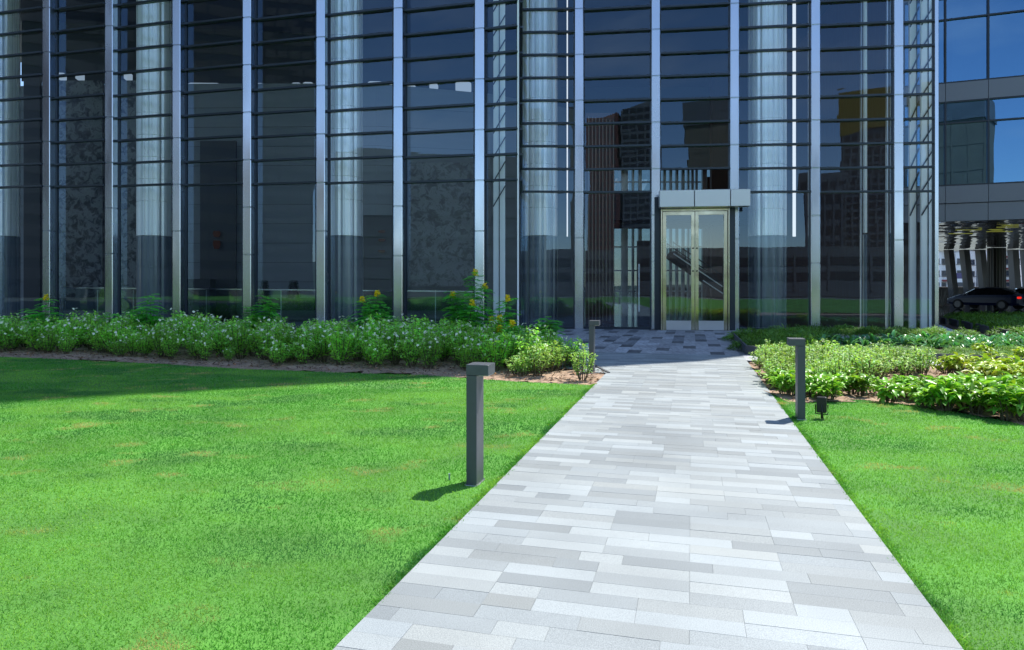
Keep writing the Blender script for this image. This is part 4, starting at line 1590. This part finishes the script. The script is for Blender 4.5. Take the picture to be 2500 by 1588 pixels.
# pale variegated shrubs: small clump at the left bed's end, drift on the right
ps, us = family('variegated_shrub', 4, h=.50, spread=.25, ns=14, per=34, ll=.060, lw=.026, leaf='leaf_pale', t0=.18)
Z3 = lambda x, y: G(1250 + x / 4.013, 760 + y / 4.013)
for x, y, s_ in ((40, 630, .85), (120, 640, .8), (175, 600, .95), (255, 640, 1.1), (300, 600, 1.15), (360, 605, 1.1), (430, 585, 1.05), (330, 560, 1.1), (230, 570, 1.15), (690, 680, 1.02), (560, 540, .9), (480, 560, .9)):
    p = Z3(x, y)
    place(ps, us, p[0], p[1], s_, 'pale variegated shrub standing alone at the soil corner, before the farthest bollard' if (x, y) == (690, 680) else 'pale variegated shrub clustered at the right end of the left bed', 'shrub',
          None if (x, y) == (690, 680) else 'variegated shrubs of the left bed')
Z7 = lambda x, y: G(1750 + x / 3.21, 780 + y / 3.21)
polyV = [Z7(x, y) for x, y in ((300, 338), (420, 500), (520, 560), (760, 560), (1140, 570), (1300, 470), (1720, 436), (1770, 402), (1500, 392), (1200, 362), (760, 345))]
for x, y in scatter(polyV, .40, 5):
    place(ps, us, x, y, random.uniform(.78, 1.08), 'pale variegated shrub in the sunny drift right of the path', 'shrub', 'variegated shrubs of the right bed')

# broad-leaved plants along the right lawn edge
ps, us = family('broad_leaf_plant', 4, h=.38, spread=.17, ns=9, per=20, ll=.150, lw=.058, leaf='leaf_big', t0=.22, droop=.42, prof=(.1, .75, 1, .7, 0), upw=.65, stem_r=.007)
for i, (x, y, s_) in enumerate(((530, 600, 1.0), (610, 560, 1.0), (590, 610, .85), (760, 610, 1.0), (880, 640, 1.0), (830, 590, 1.05), (950, 590, .85), (1060, 590, .85), (480, 540, .9), (700, 570, 1.1),
                                (1360, 650, 1.0), (1440, 600, .95), (1590, 668, .95), (1650, 640, .95), (1730, 690, 1.1), (1800, 720, 1.1), (1860, 660, 1.1), (1960, 700, 1.15), (2030, 745, 1.2), (2110, 690, 1.15), (2200, 720, 1.1),
                                (2270, 790, 1.3), (2350, 740, 1.3), (2420, 800, 1.3), (2310, 690, 1.2), (2480, 760, 1.3), (2160, 640, 1.1), (1990, 640, 1.1), (1130, 600, .9), (1000, 545, .95), (1220, 575, .8), (1510, 620, 1.0), (1560, 590, .9), (1700, 640, 1.0), (1910, 620, 1.05), (1620, 700, .7))):
    p = Z7(x, y)
    place(ps, us, p[0], p[1], s_ * .86, 'broad-leaved bright green plant beside the right bollard' if x < 1100 else 'broad-leaved bright green plant with drooping leaves along the right lawn edge', 'plant',
          'broad-leaved plants by the bollard' if x < 1100 else 'broad-leaved plants by the right lawn')

ps, us = family('croton', 3, h=.36, spread=.19, ns=8, per=16, ll=.14, lw=.058, leaf='leaf_croton', t0=.4, droop=.4, prof=(.1, .8, 1, .6, 0), upw=.3, stem_r=.007)
for i, (x, y, s_) in enumerate(((1800, 425, .9), (1870, 430, 1.05), (1930, 420, .95), (2110, 470, 1.1), (2180, 455, 1.1), (2240, 490, 1.1), (2300, 470, 1.05), (2370, 500, 1.1), (2430, 520, 1.1), (2120, 500, 1.0), (2490, 500, 1.1), (2330, 540, 1.1))):
    p = Z7(x, y)
    place(ps, us, p[0], p[1], s_, 'yellow leaved croton in the red soil near the pale cross path', 'plant', 'yellow crotons')
for i, (x, y, lab) in enumerate(((2085, 292, 'small yellow croton behind the slate edging, nearer the tower'), (2385, 318, 'small yellow croton behind the slate edging at the picture edge'))):
    p = Z7(x, y); place(ps, us, p[0], p[1], .8, lab, 'plant', None)

# strap-leaved lilies
def make_lily():
    o = empty('strap_leaf_lily', (0, 0, 0))
    n_ = 26
    an = RNG.uniform(0, 6.283, n_); el = RNG.uniform(.35, 1.35, n_)
    D = np.column_stack([np.cos(an) * np.cos(el), np.sin(an) * np.cos(el), np.sin(el)])
    B = D * np.array([[.03, .03, 0]])
    V, Q, Tn = blades(B, D, RNG.uniform(.40, .66, n_), RNG.uniform(.05, .075, n_), RNG.uniform(.45, .85, n_), (.7, 1, 1, .8, .5, .05), .12, tint=tints(n_, .6, 1.4), up=np.tile([[0, 0, 1.0]], (n_, 1)))
    link('foliage', rawmesh('lily_foliage', V, [Q], [Tn]), M['leaf_lily'], o, smooth=True)
    kids(o)
    return o
ps = [make_lily() for _ in range(4)]; us = [False] * 4
polyL = [G(1962, 839), G(2120, 834), G(2560, 834), G(2560, 858), G(2420, 857), G(2200, 852), G(1975, 851)]
for x, y in scatter(polyL, .50, 8):
    place(ps, us, x, y, random.uniform(1.0, 1.25), 'dark green lily with arching strap leaves in the row before the tower', 'plant', 'strap-leaved lilies')
for x, y in scatter([G(2440, 776), G(2560, 776), G(2560, 793), G(2470, 790)], .9, 9):
    place(ps, us, x, y, 1.1, 'dark strap-leaved lily in the far bed before the parked cars', 'plant', 'far strap-leaved lilies')

# low feathery ferns
def make_fern():
    o = empty('feathery_fern', (0, 0, 0))
    n_ = 620
    an = RNG.uniform(0, 6.283, n_); r_ = .42 * np.sqrt(RNG.uniform(0, 1, n_))
    z = .25 * (1 - (r_ / .46) ** 2) * RNG.uniform(.35, 1.0, n_)
    B = np.column_stack([r_ * np.cos(an), r_ * np.sin(an), z])
    D = np.column_stack([np.cos(an + RNG.normal(0, .8, n_)), np.sin(an + RNG.normal(0, .8, n_)), RNG.uniform(-.1, 1.0, n_)])
    V, Q, Tn = blades(B, D, RNG.uniform(.07, .15, n_), RNG.uniform(.012, .024, n_), RNG.uniform(0, .5, n_), (.4, 1, 0), .1, tint=tints(n_, .5, 1.45))
    link('foliage', rawmesh('fern_foliage', V, [Q], [Tn]), M['leaf_fern'], o)
    kids(o)
    return o
ps = [make_fern() for _ in range(4)]; us = [False] * 4
def ferns(poly, sp, seed, sc, label, group):
    for x, y in scatter(poly, sp, seed):
        place(ps, us, x, y, sc * random.uniform(.85, 1.15), label, 'plant', group)
ferns([G(1795, 829), G(1806, 824), G(1985, 822), G(2010, 846), G(1830, 860), G(1812, 846)], .52, 1, 1.15, 'low feathery fern in the shaded planter right of the doors', 'ferns by the doors')
ferns([(8.3, 20.8), (13.6, 20.2), (13.9, 21.9), (8.3, 22.4)], .62, 2, 1.0, 'low feathery fern between the lilies and the foot of the glass', 'ferns at the foot of the tower')
ferns([G(1990, 853), G(2190, 858), G(2540, 861), G(2540, 888), G(2440, 882), G(2290, 875), G(2150, 873), G(2000, 868)], .52, 3, .62, 'low feathery fern behind the slate edging of the cross path', 'ferns behind the slate edging')
ferns([G(2330, 784), G(2440, 783), G(2580, 783), G(2580, 832), G(2480, 826), G(2400, 808)], .85, 4, 1.35, 'bright feathery fern mound in the sunny far bed before the cars', 'ferns in the far bed')
ferns([G(2296, 771), G(2560, 773), G(2560, 782), G(2320, 783)], 1.1, 5, 1.0, 'shaded fern mound at the edge of the dark drive', 'ferns at the drive')

# feathery cassias with yellow flower spikes
def cassia(px, py, h, spread, ns, fl, label, seed, lean=(0, 0), dens=11):
    rg = random.Random(seed); random.seed(seed)
    o = tag(empty('cassia', (px, py, 0)), label, 'shrub')
    ss = []
    for i in range(ns):
        an = i * 2.4 + rg.uniform(-.5, .5); r_ = spread * (.15 if i == 0 else rg.uniform(.45, 1.0)); hh = h * (1 if i == 0 else rg.uniform(.55, .9))
        t = np.array((r_ * math.cos(an) + lean[0], r_ * math.sin(an) + lean[1], hh)); b = np.array((.03 * math.cos(an), .03 * math.sin(an), 0))
        ss.append((b, (b + t) / 2 + np.array((0, 0, .08)), t))
    LB, LD, LL, LW, LU = [], [], [], [], []
    for s_ in ss:
        nf = int(dens * 1.7 * (s_[2][2] / .9)) + 7
        for k in range(nf):
            t = .22 + .78 * (k / (nf - 1)) ** .8
            p = along(s_, t); an = k * 2.4 + rg.uniform(-.3, .3)
            d = np.array((math.cos(an), math.sin(an), rg.uniform(.15, .75))); d /= np.linalg.norm(d)
            ln = rg.uniform(.30, .46) * (1.1 - .45 * t)
            sd = np.array((-d[1], d[0], 0)); sd /= np.linalg.norm(sd)
            for q in range(9):
                u_ = .2 + .8 * q / 8
                c = p + d * ln * u_ - np.array((0, 0, .42 * ln * u_ * u_))
                for sg_ in (-1, 1):
                    LB.append(c); LD.append(sd * sg_ * .9 + d * .45 + np.array((0, 0, -.12))); LL.append(.36 * ln * (1.05 - .4 * abs(u_ - .5))); LW.append(.125 * ln)
    n_ = len(LB)
    V, Q, Tn = blades(np.array(LB), np.array(LD), np.array(LL), np.array(LW), .15, (.3, 1, 0), .1, tint=np.repeat(tints(n_ // 18, .6, 1.4), 18, 0))
    link('foliage', rawmesh('cassia_foliage', V, [Q], [Tn]), M['leaf_cassia'], o)
    mb = MB()
    for s_ in ss: mb.tube([along(s_, t) for t in (0, .33, .66, 1)], [.014, .011, .008, .004], 5)
    mb.build('stem', M['stem'], o)
    for s_ in ss[:fl]:
        m_ = 55
        t = RNG.uniform(0, 1, m_); an = RNG.uniform(0, 6.283, m_)
        c = s_[2] + np.array((0, 0, -.03))
        B = np.column_stack([c[0] + .02 * np.cos(an), c[1] + .02 * np.sin(an), c[2] + t * .15])
        D = np.column_stack([np.cos(an), np.sin(an), RNG.uniform(.0, .9, m_)])
        V, Q, Tn = blades(B, D, .070 * (1.15 - .6 * t), .045, .1, (.3, 1, .4), .2, tint=tints(m_, .8, 1.15, .05))
        link('blossom', rawmesh('cassia_flower', V, [Q], [Tn]), M['petal_yellow'], o)
    return o


def cas(sx, sy_top, z, spread, ns, fl, label, seed, lean=(0, 0), dens=11):
    cassia(PX(sx, z), z, HZ(sy_top, z), spread, ns, fl, label, seed, lean, dens)
cas(1135, 672, 15.6, .62, 7, 4, 'tallest yellow-flowered feathery shrub, before the steel fin left of the glass corner', 11, (.15, 0), 13)
cas(1215, 735, 14.9, .42, 4, 3, 'yellow-flowered feathery shrub leaning right before the glass corner', 12, (.15, 0))
cas(1245, 797, 13.6, .30, 3, 3, 'low yellow-flowered shrub behind the variegated cluster', 13)
cas(905, 722, 16.3, .50, 6, 2, 'yellow-flowered feathery shrub beside the third lobby column', 14, (.1, 0))
cas(1330, 778, 14.2, .34, 4, 0, 'feathery green shrub without flowers at the edge of the forecourt', 15)
cas(640, 726, 16.8, .55, 6, 0, 'wide feathery shrub without flowers before the pale lobby wall', 16)
cas(362, 722, 17.0, .45, 5, 0, 'feathery shrub with one raised leafy tip before the second lobby column', 17)
cas(108, 732, 17.4, .42, 5, 1, 'feathery shrub with a yellow bud, leftmost of the tall shrubs', 18)
cas(262, 765, 17.2, .40, 4, 0, 'low feathery shrub before the second steel fin from the left', 19)
random.seed(99)

# bark and dry leaf litter strewn over the red soil
def litter(poly, n_, name, seed):
    rg = np.random.default_rng(seed)
    p = np.asarray(poly); lo, hi = p.min(0), p.max(0)
    P = rg.uniform(lo, hi, (n_ * 3, 2)); P = P[inpoly(P, p)][:n_]
    n2 = len(P); an = rg.uniform(0, 6.283, n2)
    D = np.column_stack([np.cos(an), np.sin(an), rg.normal(.1, .25, n2)])
    V, Q, Tn = blades(np.column_stack([P, rg.uniform(.012, .035, n2)]), D, rg.uniform(.03, .11, n2), rg.uniform(.012, .035, n2), rg.uniform(-.2, .3, n2), (.3, 1, .2), .25, tint=tints(n2, .35, 1.7, .15))
    o = link(name, rawmesh(name, V, [Q], [Tn]), solid('dry bark and leaf litter', (.20, .125, .07), .9, attr=True))
    tag(o, 'dry brown leaf litter and bark on the ' + ('left' if seed == 1 else 'right') + ' red soil bed', 'litter', None, 'stuff')
litter([(-17, front_z(-17) + .05)] + [(x, y + .04) for x, y in BED_EDGE] + [CORNER, (1.4, 13.4), (-.5, 15), (-17, 17.2)], 5200, 'litter', 1)
litter([pt(PW + .05, uv(LAWN_R_EDGE[0])[1] + .1)] + [(x, y + .06) for x, y in LAWN_R_EDGE[:8]] + [(8.6, 11.4), pt(PW + .1, CROSS0 - .6)], 2600, 'litter', 2)

# ------------------------------------------------------------------ grass blades: stuff on the two lawns
def grass_on(poly, name, edge_u, edge_end):
    parts = []
    pa_ = np.asarray(poly)
    for z0, z1, wd, ht, dens in ((.9, 4.2, .0036, .024, 13000), (4.2, 6.6, .0052, .026, 6500), (6.6, 10, .0062, .028, 4600), (10, 15.2, .0090, .031, 2000)):
        xa, xb = -.80 * z1 - 2.6, .80 * z1 + 2.6
        n_ = int((xb - xa) * (z1 - z0) * dens)
        P = np.column_stack([RNG.uniform(xa, xb, n_), RNG.uniform(z0, z1, n_)])
        P = P[(np.abs(P[:, 0]) < .80 * P[:, 1] + 2.6) & inpoly(P, pa_)]
        n_ = len(P)
        if n_ == 0: continue
        an = RNG.uniform(0, 6.283, n_); el = RNG.normal(.95, .35, n_)
        D = np.column_stack([np.cos(an) * np.cos(el), np.sin(an) * np.cos(el), np.abs(np.sin(el)) + .15])
        B = np.column_stack([P, np.full(n_, -.004)])
        parts.append(blades(B, D, ht * RNG.uniform(.6, 1.35, n_), wd * RNG.uniform(.7, 1.3, n_), RNG.uniform(.0, .5, n_), (1, .75, .08), flat=True,
                            up=np.column_stack([np.sin(an * 3), np.cos(an * 3), np.full(n_, .3)]), tint=tints(n_, .84, 1.16, .05)))
    # longer blades leaning over the slab edge
    n_ = 15000
    vv_ = RNG.uniform(.4, 11.5, n_); uu_ = np.abs(RNG.normal(0, .026, n_)) * (-1) + .012 * np.sin(vv_ * 5.1) + .010 * np.sin(vv_ * 17) + .010 * np.sin(vv_ * 41)
    P = P_ORG + PN * (uu_ if edge_u == 0 else PW - uu_)[:, None] + PD * vv_[:, None]
    P = P[P[:, 1] < edge_end]
    n_ = len(P); an = RNG.uniform(0, 6.283, n_); el = RNG.normal(.75, .3, n_)
    D = np.column_stack([np.cos(an) * np.cos(el), np.sin(an) * np.cos(el), np.abs(np.sin(el)) + .1])
    parts.append(blades(np.column_stack([P, np.full(n_, .002)]), D, RNG.uniform(.022, .045, n_), .0012 * np.maximum(P[:, 1], 3), RNG.uniform(.1, .6, n_), (1, .75, .08), flat=True,
                        up=np.column_stack([np.sin(an * 3), np.cos(an * 3), np.full(n_, .3)]), tint=tints(n_, .75, 1.2, .12)))
    V, Q, Tn = merge(parts)
    o = link(name, rawmesh(name, V, [Q], [Tn]), M['grass'])
    return tag(o, None, None, None, 'stuff')


gL = grass_on(left_lawn, 'grass', 0, PATH_L1[1])
gR = grass_on(right_lawn, 'grass', 1, LAWN_R_EDGE[0][1])
gL['label'] = 'mown bright green grass on the lawn left of the path'; gL['category'] = 'grass'
gR['label'] = 'mown bright green grass on the lawn right of the path'; gR['category'] = 'grass'
